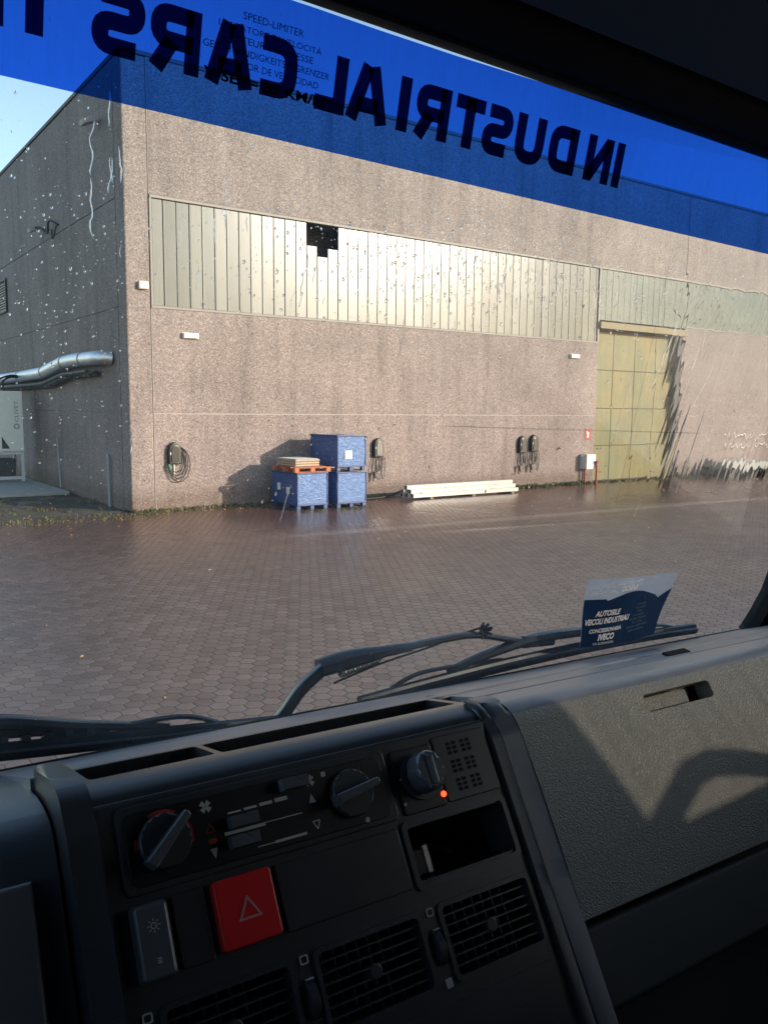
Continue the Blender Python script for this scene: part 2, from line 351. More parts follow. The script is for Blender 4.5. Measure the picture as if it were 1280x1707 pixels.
def boolean_cut(o, cutter_bm):
    me = bpy.data.meshes.new('cut'); bmesh.ops.recalc_face_normals(cutter_bm, faces=cutter_bm.faces); cutter_bm.to_mesh(me); cutter_bm.free()
    c = bpy.data.objects.new('cut', me); COL.objects.link(c); c.parent = o.parent
    bpy.context.view_layer.update()
    md = o.modifiers.new('b', 'BOOLEAN'); md.operation = 'DIFFERENCE'; md.object = c; md.solver = 'EXACT'
    bpy.context.view_layer.update()
    ev = o.evaluated_get(bpy.context.evaluated_depsgraph_get()); nm = bpy.data.meshes.new_from_object(ev)
    o.modifiers.remove(md); old = o.data; nm.name = old.name; o.data = nm
    bpy.data.objects.remove(c); bpy.data.meshes.remove(me)
    return o
def text_mesh(bm, s, cx, cy, wd, ht, T, mirror=False, offset=0, h=0, mi=0, shear=0):
    """lettering fitted to wd x ht centred on cx, cy in the plane of T"""
    cu = bpy.data.curves.new('t', 'FONT'); cu.body = s; cu.size = 1; cu.offset = offset; cu.shear = shear; cu.resolution_u = 3
    o = bpy.data.objects.new('t', cu); COL.objects.link(o); bpy.context.view_layer.update()
    me = bpy.data.meshes.new_from_object(o.evaluated_get(bpy.context.evaluated_depsgraph_get())); bpy.data.objects.remove(o); bpy.data.curves.remove(cu)
    xs = [v.co.x for v in me.vertices]; ys = [v.co.y for v in me.vertices]; x0, x1, y0, y1 = min(xs), max(xs), min(ys), max(ys)
    vs = []
    for v in me.vertices:
        x = ((v.co.x - x0) / (x1 - x0) - .5) * wd; y = ((v.co.y - y0) / (y1 - y0) - .5) * ht
        if mirror: x = -x
        vs.append(bm.verts.new(T @ Vector((cx + x, cy + y, h))))
    for p in me.polygons:
        try: bm.faces.new([vs[i] for i in p.vertices]).material_index = mi
        except ValueError: pass
    bpy.data.meshes.remove(me); return bm

# ================================================================== THE YARD
WY = 18.57                      # front wall plane
bm = B()
box(bm, (-150, -120, -.6), (180, 160, 0)); yard = finish('ground', bm, 'pave'); tag(yard, kind='structure')
bm = B(); box(bm, (-6, 23.2, .004), (6.1, 60, .10), .02); tag(finish('concrete_apron', bm, 'slab'), kind='structure')
bm = B()
for i in range(240):            # mossy earth strip at the foot of the shaded wall
    x = random.uniform(-3.5, 6.1); y = 18.9 + random.random() ** 1.6 * 4.2
    if y > 23.1: continue
    n = 8; r = random.uniform(.15, .45); c = bm.verts.new((x, y, .03)); ring = [bm.verts.new((x + r * math.cos(k * 6.283 / n) * random.uniform(.7, 1.2), y + r * .8 * math.sin(k * 6.283 / n), .002)) for k in range(n)]
    for k in range(n): bm.faces.new((c, ring[k], ring[(k + 1) % n]))
tag(finish('mossy_earth', bm, 'moss', smooth=True), 'moss and dark earth in front of the concrete apron', 'moss', kind='stuff')

# ------------------------------------------------------------------ warehouse
wh = empty('warehouse', (6.22, WY, 0)); tag(wh, 'large warehouse of grey pink exposed aggregate concrete panels with glazed band', 'building')
WT = Matrix.Translation((-6.22, -WY, 0))
def wfin(name, bm, m, parent=wh, **k):
    if parent is wh: bm.transform(WT)
    elif parent is not None: bm.transform(WT)
    return finish(name, bm, m, parent, **k)
RIGHT = 52.0; TOP = 9.92; BACK = 60
bm = B(); g = .009; bv = .012
box(bm, (6.22, WY, 0), (6.785, WY + .56, TOP), .05, seg=3)                       # corner pier
for z0, z1 in ((0, 2.24), (2.24, 4.60)): box(bm, (6.80, WY, z0 + g), (21.80, WY + .2, z1 - g if z1 < 4 else z1), bv)
box(bm, (6.80, WY, 7.06), (26.36, WY + .2, TOP), bv); box(bm, (26.38, WY, 7.06), (RIGHT, WY + .2, TOP), bv)
for z0, z1 in ((0, 2.24), (2.24, 5.38)): box(bm, (26.36, WY, z0 + g), (RIGHT, WY + .35, z1 - (g if z1 < 3 else 0)), bv)
wfin('wall', bm, 'conc', smooth=True)
bm = B(); zs = [0, 2.25, 4.62, 7.0, TOP]; ys = [WY + .575, 60]
for z0, z1 in zip(zs, zs[1:]): box(bm, (6.225, WY + .575, z0 + .008), (6.42, BACK, z1 - .008), bv)
wfin('side_wall', bm, 'conc', smooth=True)
bm = B(); box(bm, (6.7855, WY + .005, 0), (21.78, WY + .19, 4.59)); box(bm, (6.7855, WY + .005, 7.06), (6.7995, WY + .19, TOP - .01)); box(bm, (26.5, WY + .005, 0), (RIGHT - .1, WY + .19, 5.36)); box(bm, (6.25, WY + .57, 0), (6.40, BACK - .1, TOP - .03))
wfin('joint_mortar', bm, 'mortar')
bm = B(); box(bm, (6.19, WY - .03, TOP), (RIGHT + .03, BACK, TOP + .09), .01); box(bm, (6.6, WY + .4, TOP - .25), (RIGHT - .1, BACK, TOP - .003)); wfin('roof', bm, 'roofm')
bm = B(); box(bm, (6.85, WY + .75, .02), (RIGHT - .2, WY + .8, 7.04)); wfin('dark_interior', bm, 'murk')
# ribbon window
rw = empty('ribbon_window'); rw.parent = wh; rw['label'] = 'long band of ribbed translucent glass planks'
def plank(bm, x0, x1, z0, z1):
    yy = WY + .035 + random.uniform(-.004, .004); tl = random.uniform(-.004, .004)
    T = Matrix.Translation(((x0 + x1) / 2, yy, 0)) @ Matrix.Rotation(tl * 1.6, 4, 'Z')
    box(bm, (-(x1 - x0) / 2, 0, z0), ((x1 - x0) / 2, .05, z1), .008, T)
bm = B(); x = 7.12; k = 0; W = .309
while x < 21.7:
    x1 = min(x + W - .016, 21.72); zt = 6.985
    if k in (12, 13, 14): zt = (6.44, 6.20, 6.42)[k - 12]
    if k == 12: zt = 6.44
    plank(bm, x, x1, 4.66, zt); x += W; k += 1
plank(bm, 6.86, 7.10, 4.66, 6.985)
x = 21.84
while x < 26.2: plank(bm, x, x + W - .012, 5.36, 6.985); x += W
x = 26.52
while x < RIGHT - .4: plank(bm, x, x + W - .012, 5.44, 6.985); x += W
wfin('glass_planks', bm, 'channel', rw, smooth=True)
bm = B()
box(bm, (6.80, WY - .02, 6.99), (RIGHT, WY + .12, 7.055), .006); box(bm, (6.79, WY - .015, 4.60), (21.80, WY + .12, 4.655), .006)
box(bm, (6.79, WY - .012, 4.657), (6.845, WY + .1, 6.988), .005); box(bm, (26.40, WY - .012, 5.385), (RIGHT, WY + .12, 5.435), .006)
box(bm, (21.75, WY - .008, 4.657), (21.82, WY + .1, 6.988), .005)
wfin('window_frame', bm, 'galv', rw)
# gate
gt = empty('sliding_gate'); gt.parent = wh; gt['label'] = 'tall olive green metal gate recessed in the wall'
GY = WY + .30; bm = B(); cw = (26.36 - 21.81) / 4; zr = [.04, 1.22, 2.48, 3.76, 5.02]
for i in range(4):
    for j in range(4): box(bm, (21.81 + i * cw + .009, GY, zr[j] + .009), (21.81 + (i + 1) * cw - .009, GY + .05, zr[j + 1] - .009), .01)
wfin('gate_panels', bm, 'gate', gt)
bm = B(); box(bm, (21.81, GY + .03, .02), (26.35, GY + .07, 5.1)); wfin('gate_frame', bm, 'pot', gt)
bm = B(); box(bm, (21.80, WY - .10, 5.08), (26.36, WY + .10, 5.30), .01); wfin('gate_rail', bm, 'brass', gt)
bm = B(); box(bm, (22.0, GY - .05, 1.05), (22.04, GY, 1.35), .006); wfin('handle', bm, 'black', gt)
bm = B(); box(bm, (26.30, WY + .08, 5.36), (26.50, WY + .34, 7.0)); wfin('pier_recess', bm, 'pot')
bm = B(); box(bm, (26.08, WY + .04, .01), (26.352, WY + .29, 5.07), .01); wfin('jamb_shade', bm, 'pot', gt)  # dark box added to stand for the shade on the right jamb

# ------------------------------------------------------------------ things fixed to the wall
def wall_charger(x, z, label, coil, flip=1):
    t = empty('wall_charger', (x, WY, z - .3)); tag(t, label, 'charger', 'electric vehicle chargers on the wall')
    bm = B(); P = [(-.15, -.02), (.15, -.02), (.155, .28), (.13, .40), (.07, .47), (0, .49), (-.07, .47), (-.13, .40), (-.155, .28)]
    T = Matrix.Rotation(math.radians(90), 4, 'X'); prism(bm, P, 0, .13, .03, T, seg=3); finish('housing', bm, 'black', t, smooth=True)
    bm = B(); prism(bm, [(-.10, .03), (.10, .03), (.10, .32), (.06, .41), (-.06, .41), (-.10, .32)], .131, .155, .012, T, seg=2); finish('front_cover', bm, 'blackgl', t, smooth=True)
    bm = B(); box(bm, (-.125, -.137, .2), (-.106, -.1315, .26)); finish('sticker', bm, 'paper', t)
    bm = B()
    if coil:
        for i in range(4):
            r1 = .19 + .025 * i; r2 = .34 + .035 * i; pts = []
            for a in range(0, 26):
                th = a / 25 * 2 * math.pi + .3; pts.append((math.sin(th) * r1 + .05 + .018 * i, -.05 - .012 * i, .10 - .045 * i + math.cos(th) * r2 * .9 + .01 * random.uniform(-1, 1)))
            tube(bm, pts, .011, 6)
    else:
        for i, (dx, dz) in enumerate(((-.17, .55), (-.06, .42), (.05, .34), (.12, .62))):
            pts = [(-.12 + .07 * i, -.06, 0), (dx - .03, -.09 - .01 * i, -dz * .6), (dx, -.1, -dz), (dx + .08, -.09, -dz * .75), (dx + .1, -.07, -.02)]
            tube(bm, smooth_path(pts, 5), .011, 6)
        tube(bm, [(-.17, -.09, -.45), (-.16, -.1, -.68)], .02, 6)
    finish('cable', bm, 'rubber', t, smooth=True)
    bm = B(); tube(bm, [(-.15 * flip, -.10, -.02 if coil else -.42), (-.12 * flip, -.12, -.16 if coil else -.60)], [.035, .022], 10); finish('connector', bm, 'green' if coil else 'rubber', t, smooth=True)
    bm = B(); tube(bm, [(0.0, -.03, -.02), (0.0, -.03, -.30)], .014, 6); finish('conduit', bm, 'steel', t)
    return t
wall_charger(7.23, 1.40, 'black wall charger with looped cable and green connector beside the building corner', True)
wall_charger(12.98, 1.42, 'single black wall charger mounted directly right of the blue wrapped crates', False)
wall_charger(18.42, 1.42, 'left one of the two black wall chargers mounted side by side above the grass', False)
wall_charger(18.92, 1.45, 'right one of the two black wall chargers mounted side by side', False)

def emergency_light(x, z, wd, label):
    t = empty('wall_light', (x, WY, z)); tag(t, label, 'light', 'white bulkhead lights on the wall')
    bm = B(); box(bm, (-wd / 2, -.03, -.07), (wd / 2, 0, .07), .006); finish('back_plate', bm, 'white', t)
    bm = B(); box(bm, (-wd / 2 + .015, -.10, -.06), (wd / 2 - .015, -.031, .06), .015); finish('diffuser', bm, 'white', t, smooth=True)
emergency_light(7.69, 4.03, .40, 'white rectangular bulkhead light below the left end of the glass band')
emergency_light(20.65, 4.13, .42, 'white rectangular bulkhead light up the wall left of the olive gate')
t = empty('junction_box', (6.60, WY, 5.07)); tag(t, 'small beige junction box on the corner pier level with the glass band', 'electrical box')
bm = B(); box(bm, (-.11, -.10, -.085), (.11, 0, .085), .012); finish('case', bm, 'cream', t); bm = B(); box(bm, (-.10, -.108, -.075), (.10, -.101, .075), .004); finish('lid', bm, 'cream', t)
t = empty('fire_sign', (21.47, WY, 1.45)); tag(t, 'small red and white square sign at eye height left of the gate', 'sign')
bm = B(); box(bm, (-.15, -.012, 0), (.15, 0, .36), .003); finish('plate', bm, 'red', t)
bm = B(); box(bm, (-.035, -.016, .07), (.035, -.0125, .25)); box(bm, (-.07, -.016, .20), (-.04, -.0125, .30)); finish('symbol', bm, 'white', t)
t = empty('hydrant_cabinet', (21.35, WY, 0)); tag(t, 'white hydrant cabinet on red pipes standing beside the gate', 'hydrant cabinet')
bm = B(); box(bm, (-.22, -.30, .50), (.22, 0, .98), .01); finish('cabinet', bm, 'white', t); bm = B(); box(bm, (-.17, -.309, .56), (.05, -.301, .92), .003); finish('door', bm, 'paper', t)
bm = B(); tube(bm, [(.20, -.36, 0), (.20, -.36, .55), (.20, -.34, .70)], .035, 10); tube(bm, [(-.12, -.15, 0), (-.12, -.15, .5)], .03, 10); tube(bm, [(.2, -.36, .42), (.45, -.36, .40)], .02, 8); finish('pipe', bm, 'red', t, smooth=True)
bm = B(); tube(bm, [(.20, -.36, .70), (.20, -.36, .76)], .06, 12); finish('valve_wheel', bm, 'red', t)
t = empty('pipe_bracket', (20.1, WY, 1.2)); tag(t, 'tiny grey pipe stub sticking out of the wall left of the red sign', 'bracket'); bm = B(); tube(bm, [(0, 0, 0), (0, -.12, 0), (.04, -.12, -.03)], .022, 8); finish('stub', bm, 'grey', t)
t = empty('wall_anchor', (14.83, WY, .76)); tag(t, 'tiny black anchor hole cap on the wall above the white profiles', 'fitting'); bm = B(); prism(bm, circ(0, 0, .045, 12), 0, .02, .004, Matrix.Rotation(math.radians(90), 4, 'X')); finish('cap', bm, 'black', t)

# things on the shaded side wall (x = 6.22, facing left)
SX = 6.22
def side_lamp(y, z, label):
    t = empty('floodlight', (SX, y, z)); tag(t, label, 'floodlight', 'floodlights on the shaded side wall')
    bm = B(); tube(bm, [(0, 0, 0), (-.12, 0, .05), (-.2, -.02, .0)], .025, 8); finish('arm', bm, 'grey', t, smooth=True)
    bm = B(); T = Matrix.Translation((-.22, -.02, -.02)) @ Matrix.Rotation(math.radians(-25), 4, 'Y'); box(bm, (-.2, -.16, -.05), (.12, .16, .06), .02, T); finish('lamp_head', bm, 'grey', t, smooth=True)
    bm = B(); box(bm, (-.17, -.13, -.054), (.09, .13, -.0505), 0, T); finish('lens', bm, 'grey', t)
    return t
side_lamp(20.1, 8.85, 'silver floodlight high on the shaded side wall near the top corner')
s2 = side_lamp(25.4, 7.35, 'silver floodlight with dangling cable further back on the shaded side wall')
bm = B(); tube(bm, smooth_path([(-.02, -1.6, -.15), (-.15, -1.2, .0), (-.1, -.8, -.25), (-.2, -.4, -.05), (-.3, 0, 0)], 5), .03, 6); tube(bm, smooth_path([(-.02, -1.5, -.1), (-.12, -1.4, -.5), (-.06, -1.1, -.2)], 5), .02, 6); finish('cable', bm, 'rubber', s2, smooth=True)
t = empty('wall_louvre', (SX, 31.2, 5.5)); tag(t, 'dark framed louvred vent high on the shaded side wall', 'vent')
bm = B(); box(bm, (-.06, -.75, 0), (0, -.68, 1.1)); box(bm, (-.06, .68, 0), (0, .75, 1.1)); box(bm, (-.06, -.68, 1.03), (0, .68, 1.1)); box(bm, (-.06, -.68, 0), (0, .68, .07)); finish('frame', bm, 'pot', t)
bm = B()
for i in range(11): box(bm, (-.05, -.67, .0), (-.005, .67, .02), 0, Matrix.Translation((0, 0, .1 + i * .085)) @ Matrix.Rotation(math.radians(-30), 4, 'Y'))
finish('slats', bm, 'acwhite', t)
t = empty('air_duct', (SX, 19.7, 3.3)); tag(t, 'shiny aluminium clad duct running along the shaded side wall', 'duct')
bm = B(); y0 = .0; pts = [(-.02, -.06, .2), (-.16, -.04, .21), (-.26, .14, .22), (-.28, .4, .22), (-.28, 2.0, .24), (-.28, 3.1, .22), (-.28, 5.2, .02), (-.28, 8, -.02), (-.28, 20, -.02)]; tube(bm, pts, .165, 20); finish('pipe', bm, 'duct', t, smooth=True)
bm = B()
for yy, zz in ((1.2, .23), (2.9, .22), (5.0, .04), (8, -.02), (11, -.02)):
    tube(bm, [(-.28, yy, zz), (-.28, yy + .06, zz)], .175, 20); box(bm, (-.30, yy, zz - .42), (0, yy + .06, zz - .36))
finish('bracket', bm, 'galv', t, smooth=True)
bm = B(); tube(bm, [(-.12, .8, -.12), (-.12, 3.0, -.14), (-.12, 5.2, -.34), (-.12, 20, -.36)], .07, 8); tube(bm, [(-.34, .8, -.08), (-.34, 3.0, -.10), (-.34, 5.2, -.30), (-.34, 20, -.32)], .05, 8); finish('small_pipe', bm, 'pot', t, smooth=True)
t = empty('drain_pipe', (SX, 20.0, 0)); tag(t, 'thin dark drain pipe rising from the ground near the building corner', 'pipe'); bm = B(); tube(bm, [(-.05, 0, 0), (-.05, 0, 1.15), (-.03, .12, 1.24), (0, .14, 1.25)], .035, 8); finish('pipe', bm, 'grey', t, smooth=True)
t = empty('drain_pipe', (SX, 24.4, 0)); tag(t, 'short grey conduit on the side wall beside the concrete apron', 'pipe'); bm = B(); tube(bm, smooth_path([(-.05, 0, 0.1), (-.05, .1, .8), (-.05, .2, 1.5)], 4), .022, 8); finish('pipe', bm, 'grey', t, smooth=True)
# heat pump unit
t = empty('condensing_unit', (5.72, 26.6, .10)); tag(t, 'off white air conditioning unit on a tubular frame by the side wall', 'air conditioner')
bm = B(); box(bm, (-2.2, 0, .93), (0, 1.2, 2.72), .03); finish('casing', bm, 'acwhite', t, smooth=True)
bm = B()
for xx in (-2.15, -1.1, -.09): 
    for yy in (.04, 1.1): box(bm, (xx, yy, 0.03), (xx + .08, yy + .08, .93), .006)
box(bm, (-2.13, .045, .10), (-.02, .115, .18)); box(bm, (-2.13, .045, .845), (-.02, .115, .925)); finish('frame', bm, 'white', t)
bm = B(); box(bm, (-1.0, .3, .18), (-.2, 1.0, .7), .03); finish('compressor', bm, 'pot', t, smooth=True)
bm = B(); TT = Matrix.Translation((-.19, -.006, 2.02)) @ Matrix.Rotation(math.radians(90), 4, 'X') @ Matrix.Rotation(math.radians(90), 4, 'Z'); text_mesh(bm, 'CLIVET', .1, 0, .62, .11, TT, offset=.012)
for a in range(20):
    th = [2 * math.pi * (a + q) / 20 for q in (0, 1)]; bm.faces.new([bm.verts.new(TT @ Vector((-.34 + r * math.cos(q), r * math.sin(q), 0))) for r, q in ((.05, th[0]), (.085, th[0]), (.085, th[1]), (.05, th[1]))])
finish('lettering', bm, 'grey', t)
bm = B(); prism(bm, [(-.62, 1.02), (-.40, 1.02), (-.62, 1.38)], 0, .004, 0, Matrix.Rotation(math.radians(90), 4, 'X')); finish('warning_triangle', bm, 'black', t)
bm = B()
for s in range(2): tube(bm, smooth_path([(-.4 - .2 * s, .5, 2.72), (-.42 - .2 * s, .52, 3.0), (-.1, .8, 3.15 + .05 * s), (.4, 1.0, 3.1)], 6), .03, 8)
finish('refrigerant_pipe', bm, 'rubber', t, smooth=True)

# ------------------------------------------------------------------ crates, pallets, profiles on the paving
def crate(x, y, z, wd, dp, ht, label, group, rz=0, labels=((.1, .3),)):
    t = empty('wrapped_crate', (x, y, z), rz); tag(t, label, 'crate', group)
    nx, nz = 10, 10; bm = B()
    # wrapped body: every wall slightly crumpled and bulging
    V = {}
    def vert(i, j, k):
        key = (i, j, k)
        if key not in V:
            u, v, q = i / nx, j / nx, k / nz; p = Vector((u * wd, v * dp, .13 + q * (ht - .13)))
            bul = .018 * (math.sin(math.pi * q)) ; c = Vector((wd / 2, dp / 2, p.z)); d = (p - c); d.z = 0
            p += d.normalized() * (bul + .010 * noise.noise((p + t.location) * 7)) if d.length > 0 else Vector(); p.z += .006 * noise.noise(p * 9 + t.location) if k == nz else 0
            V[key] = bm.verts.new(p)
        return V[key]
    for i in range(nx):
        for k in range(nz):
            bm.faces.new((vert(i, 0, k), vert(i + 1, 0, k), vert(i + 1, 0, k + 1), vert(i, 0, k + 1))).material_index = 1  # front wall gets the wrap with sunlight in its colour
            bm.faces.new((vert(i + 1, nx, k), vert(i, nx, k), vert(i, nx, k + 1), vert(i + 1, nx, k + 1)))
            bm.faces.new((vert(0, i + 1, k), vert(0, i, k), vert(0, i, k + 1), vert(0, i + 1, k + 1)))
            bm.faces.new((vert(nx, i, k), vert(nx, i + 1, k), vert(nx, i + 1, k + 1), vert(nx, i, k + 1)))
        for j in range(nx):
            bm.faces.new((vert(i, j, nz), vert(i + 1, j, nz), vert(i + 1, j + 1, nz), vert(i, j + 1, nz))); bm.faces.new((vert(i, j + 1, 0), vert(i + 1, j + 1, 0), vert(i + 1, j, 0), vert(i, j, 0)))
    finish('wrapped_load', bm, ['blue', 'wraplit'], t, smooth=True, sharp=50)
    bm = B()
    for xx in (0, wd - .02): box(bm, (xx - .005, -.026, .10), (xx + .025, .02, ht + .01), .01)
    box(bm, (-.008, -.028, ht - .018), (wd + .008, .015, ht + .013), .01); box(bm, (-.02, -.02, ht - .02), (.02, dp + .02, ht + .018), .01); box(bm, (0, -.026, .10), (wd, .02, .15), .01)
    finish('edge_wrap', bm, 'blued', t, smooth=True)
    p = empty('pallet'); p.parent = t; bm = B()
    for yy in (0, dp / 2 - .05, dp - .1):
        for xx in (0, wd / 2 - .05, wd - .1): box(bm, (xx, yy, .022), (xx + .1, yy + .1, .1), .004)
    finish('block', bm, 'blued', p); bm = B()
    for xx in (0, wd / 2 - .05, wd - .1): box(bm, (xx, 0, 0.001), (xx + .1, dp, .021), .003)
    for k in range(5): yy = k * (dp - .12) / 4; box(bm, (0, yy, .101), (wd, yy + .12, .122), .003)
    finish('board', bm, 'blued', p)
    bm = B()
    for u, q in labels: box(bm, (-.031, dp * u, ht * q), (-.0275, dp * u + .16, ht * q + .17)) if u < 1 else box(bm, (wd * (u - 1), -.036, ht * q), (wd * (u - 1) + .2, -.032, ht * q + .2))
    finish('label', bm, 'paper', t)
    return t
crate(9.60, 16.98, 0, .84, 1.2, .87, 'low blue film wrapped crate with the orange pallet on top', 'blue wrapped crates by the wall', 0, ((.25, .42), (.62, .5)))
crate(10.66, 16.90, 0, .84, 1.2, .86, 'bottom crate of the two high blue wrapped stack by the wall', 'blue wrapped crates by the wall', 0, ())
crate(10.67, 16.92, .885, .83, 1.2, .86, 'top crate of the two high blue wrapped stack by the wall', 'blue wrapped crates by the wall', .015, ((1.25, .35),))
t = empty('orange_pallet', (9.52, 16.93, .895), -.03); tag(t, 'orange painted wooden pallet lying on the low blue crate', 'pallet')
bm = B()
for yy in (0, .52, 1.04):
    for xx in (0, .42, .84): box(bm, (xx, yy, .022), (xx + .12, yy + .14, .10), .004)
finish('block', bm, 'orange', t); bm = B()
for yy in (0, .52, 1.04): box(bm, (0, yy, .001), (.96, yy + .12, .02), .003)
for k in range(6): yy = k * .215; box(bm, (0, yy, .101), (.96, yy + .11, .122), .003)
finish('board', bm, 'orange', t)
t = empty('paper_pack', (9.62, 17.08, 1.022), .04); tag(t, 'flat brown stack of wrapped packs on the orange pallet', 'pack'); bm = B()
for k in range(3): box(bm, (.01 * random.random(), .02 * random.random(), .058 * k), (.68 + .02 * random.random(), .88, .055 + .058 * k), .02, seg=3)
finish('packs', bm, 'card', t, smooth=True); bm = B(); box(bm, (.03, .03, .176), (.64, .84, .184), .003); finish('top_sheet', bm, 'paper', t)
# long white profiles
t0 = None
def profile(x, y, z, L, label, rz):
    global t0
    if t0 is None:
        t = empty('steel_profile'); bm = B(); s = .13; hh = .105; th = .012
        box(bm, (0, 0, 0), (L, s, th), .002); box(bm, (0, 0, hh - th), (L, s, hh), .002); box(bm, (0, 0, th), (L, th, hh - th)); box(bm, (0, s - th, th), (L, s, hh - th)); finish('hollow_section', bm, 'beam', t)
        bm = B(); box(bm, (.012, .014, .014), (.02, s - .014, hh - .014)); finish('end_plug', bm, 'black', t); t0 = t
    else:
        t = t0.copy(); COL.objects.link(t)
        for ch in t0.children: c = ch.copy(); COL.objects.link(c); c.parent = t
    t.location = (x, y, z); t.rotation_euler = (0, 0, rz); tag(t, label, 'beam', 'long white profiles stacked by the wall'); return t
for (x, y, z, lab, rz) in ((13.50, 17.42, .055, 'front bottom beam of the low stack of long white beams', .0), (13.44, 17.58, .055, 'middle bottom beam of the low stack of long white beams', .004), (13.40, 17.76, .055, 'rear bottom beam of the low stack of long white beams', 0.0),
                          (13.48, 17.50, .163, 'front beam in the second layer of the white beam stack', .005), (13.36, 17.68, .163, 'rear beam in the second layer of the white beam stack', .002), (13.42, 17.60, .271, 'topmost beam of the white beam stack', -.004)):
    profile(x - .12, y, z, 3.85, lab, rz)
for k, xx in enumerate((13.9, 15.4, 16.9)):
    t = empty('timber_bearer', (xx, 17.35, 0)); tag(t, ('left', 'middle', 'right')[k] + ' timber bearer on the paving under the long white beams', 'bearer', 'timber bearers under the white beams'); bm = B(); box(bm, (0, 0, 0), (.1, .62, .053), .004); finish('batten', bm, 'wood', t)
t = empty('water_hose', (12.0, 18.1, 0)); tag(t, 'black hose lying on the paving between the crates and the white beams', 'hose')
bm = B(); tube(bm, smooth_path([(-.5, .1, .03), (.1, .05, .03), (.6, .0, .03), (1.0, .0, .06), (1.5, -.05, .2)], 6), .025, 8); finish('tube', bm, 'rubber', t, smooth=True)
# heap at the far right of the wall
t = empty('sheet_bundle', (27.75, WY - 1.25, 0)); tag(t, 'pale plastic wrapped bundle on dark supports beside the right wall', 'bundle')
bm = B(); box(bm, (0, 0, .30), (2.6, .9, .60), .06, seg=3); finish('wrapped_sheets', bm, 'slab', t, smooth=True)
bm = B(); box(bm, (.1, .05, 0), (.4, .85, .315)); box(bm, (1.1, .05, 0), (1.4, .85, .315)); box(bm, (2.1, .05, 0), (2.4, .85, .315)); finish('support', bm, 'pot', t)
t = empty('wall_rail', (29.2, WY, 1.05)); tag(t, 'pale two bar rail fixed to the right wall above the bundle', 'rail')
bm = B(); tube(bm, [(0, -.12, .45), (6, -.12, .45)], .02, 8); tube(bm, [(0, -.12, .05), (6, -.12, .05)], .02, 8); finish('bar', bm, 'cream', t, smooth=True)
bm = B()
for k in range(4): tube(bm, [(.4 + 1.6 * k, -.12, -.05), (.4 + 1.6 * k, -.12, .5)], .02, 6); tube(bm, [(.4 + 1.6 * k, 0, .25), (.4 + 1.6 * k, -.12, .25)], .015, 6)
finish('post', bm, 'cream', t, smooth=True)

# grass tufts and leaf litter at the wall foot
def tufts(name, label, spots, hmax):
    bm = B()
    for x, y, s in spots:
        for _ in range(int(9 * s) + 4):
            a = random.uniform(0, 6.28); px = x + random.gauss(0, .07); py = y + random.gauss(0, .04); h = random.uniform(.3, 1) * hmax * s; w2 = .006 + .006 * random.random(); lx, ly = math.cos(a) * h * .5, math.sin(a) * h * .5; dx, dy = -math.sin(a) * w2, math.cos(a) * w2
            v = [bm.verts.new(p) for p in ((px - dx, py - dy, 0), (px + dx, py + dy, 0), (px + lx * .5 + dx, py + ly * .5 + dy, h * .7), (px + lx * .5 - dx, py + ly * .5 - dy, h * .7), (px + lx, py + ly, h * random.uniform(.6, 1)))]
            bm.faces.new(v[:4]); bm.faces.new((v[3], v[2], v[4]))
    o = finish(name, bm, 'grass'); tag(o, label, 'grass', kind='stuff')
sp = [(random.uniform(6.0, 13.4), WY - abs(random.gauss(.03, .1)), random.uniform(.3, .9)) for _ in range(120)] + [(random.uniform(17.6, 21.6), WY - abs(random.gauss(.05, .15)), random.uniform(.5, 1.1)) for _ in range(150)]
sp += [(random.uniform(26.4, 34), WY - abs(random.gauss(.1, .15)), random.uniform(.5, 1.4)) for _ in range(150)] + [(random.uniform(21.8, 26.3), WY - abs(random.gauss(.0, .12)), random.uniform(.3, .6)) for _ in range(50)]
sp += [(random.uniform(-2, 6.1), random.uniform(18.8, 22.9), random.uniform(.4, 1.0)) for _ in range(70)] + [(random.uniform(2, 6.8), random.uniform(17.6, 18.6), random.uniform(.3, .6)) for _ in range(60)] + [(random.uniform(9.4, 11.6), random.uniform(16.55, 16.85), .4) for _ in range(14)]
tufts('grass_tufts', 'low grass and weeds along the foot of the warehouse walls', sp, .16)
bm = B()
for i in range(900):
    if i < 520: x = random.uniform(-3, 9.5); y = WY - abs(random.gauss(0, .55)) - .1 + (0 if x > 6 else random.uniform(-1, .8))
    elif i < 700: x = random.uniform(8, 22); y = WY - abs(random.gauss(0, .5)) - .1
    else: x = random.uniform(-1, 24); y = random.uniform(2.5, 18)
    s = random.uniform(.012, .035) * (1 if i < 700 else .7); a = random.uniform(0, 6.28); ca, sa = math.cos(a) * s, math.sin(a) * s; z = .012
    bm.faces.new([bm.verts.new(p) for p in ((x - ca, y - sa, z), (x + sa * .5, y - ca * .5, z + random.uniform(0, .02)), (x + ca, y + sa, z + .006), (x - sa * .5, y + ca * .5, z + random.uniform(0, .02)))])
tag(finish('leaf_litter', bm, 'leaf'), 'dry yellow leaves scattered on the paving near the wall', 'leaves', kind='stuff')

# ================================================================== THE TRUCK CAB (local frame: x right, y ahead, z up, origin at the driver's eye)
Tx = Vector((.99919194, -.03220099, -.02405322)); Tz = (Vector((0, 0, 1)) - Tx * Tx.z).normalized(); Ty = Tz.cross(Tx)
truck = empty('truck_cab'); TM = Matrix((Tx, Ty, Tz)).transposed().to_4x4(); truck.matrix_world = Matrix.Translation(EYE) @ TM
tag(truck, 'dark truck cab interior with dashboard, wet windshield and blue sun strip', 'truck')
def part(name, bm, m, parent=truck, **k): return finish(name, bm, m, parent, **k)
def node(name, parent=truck): o = empty(name); o.parent = parent; return o
XL, XR = -.66, 1.45
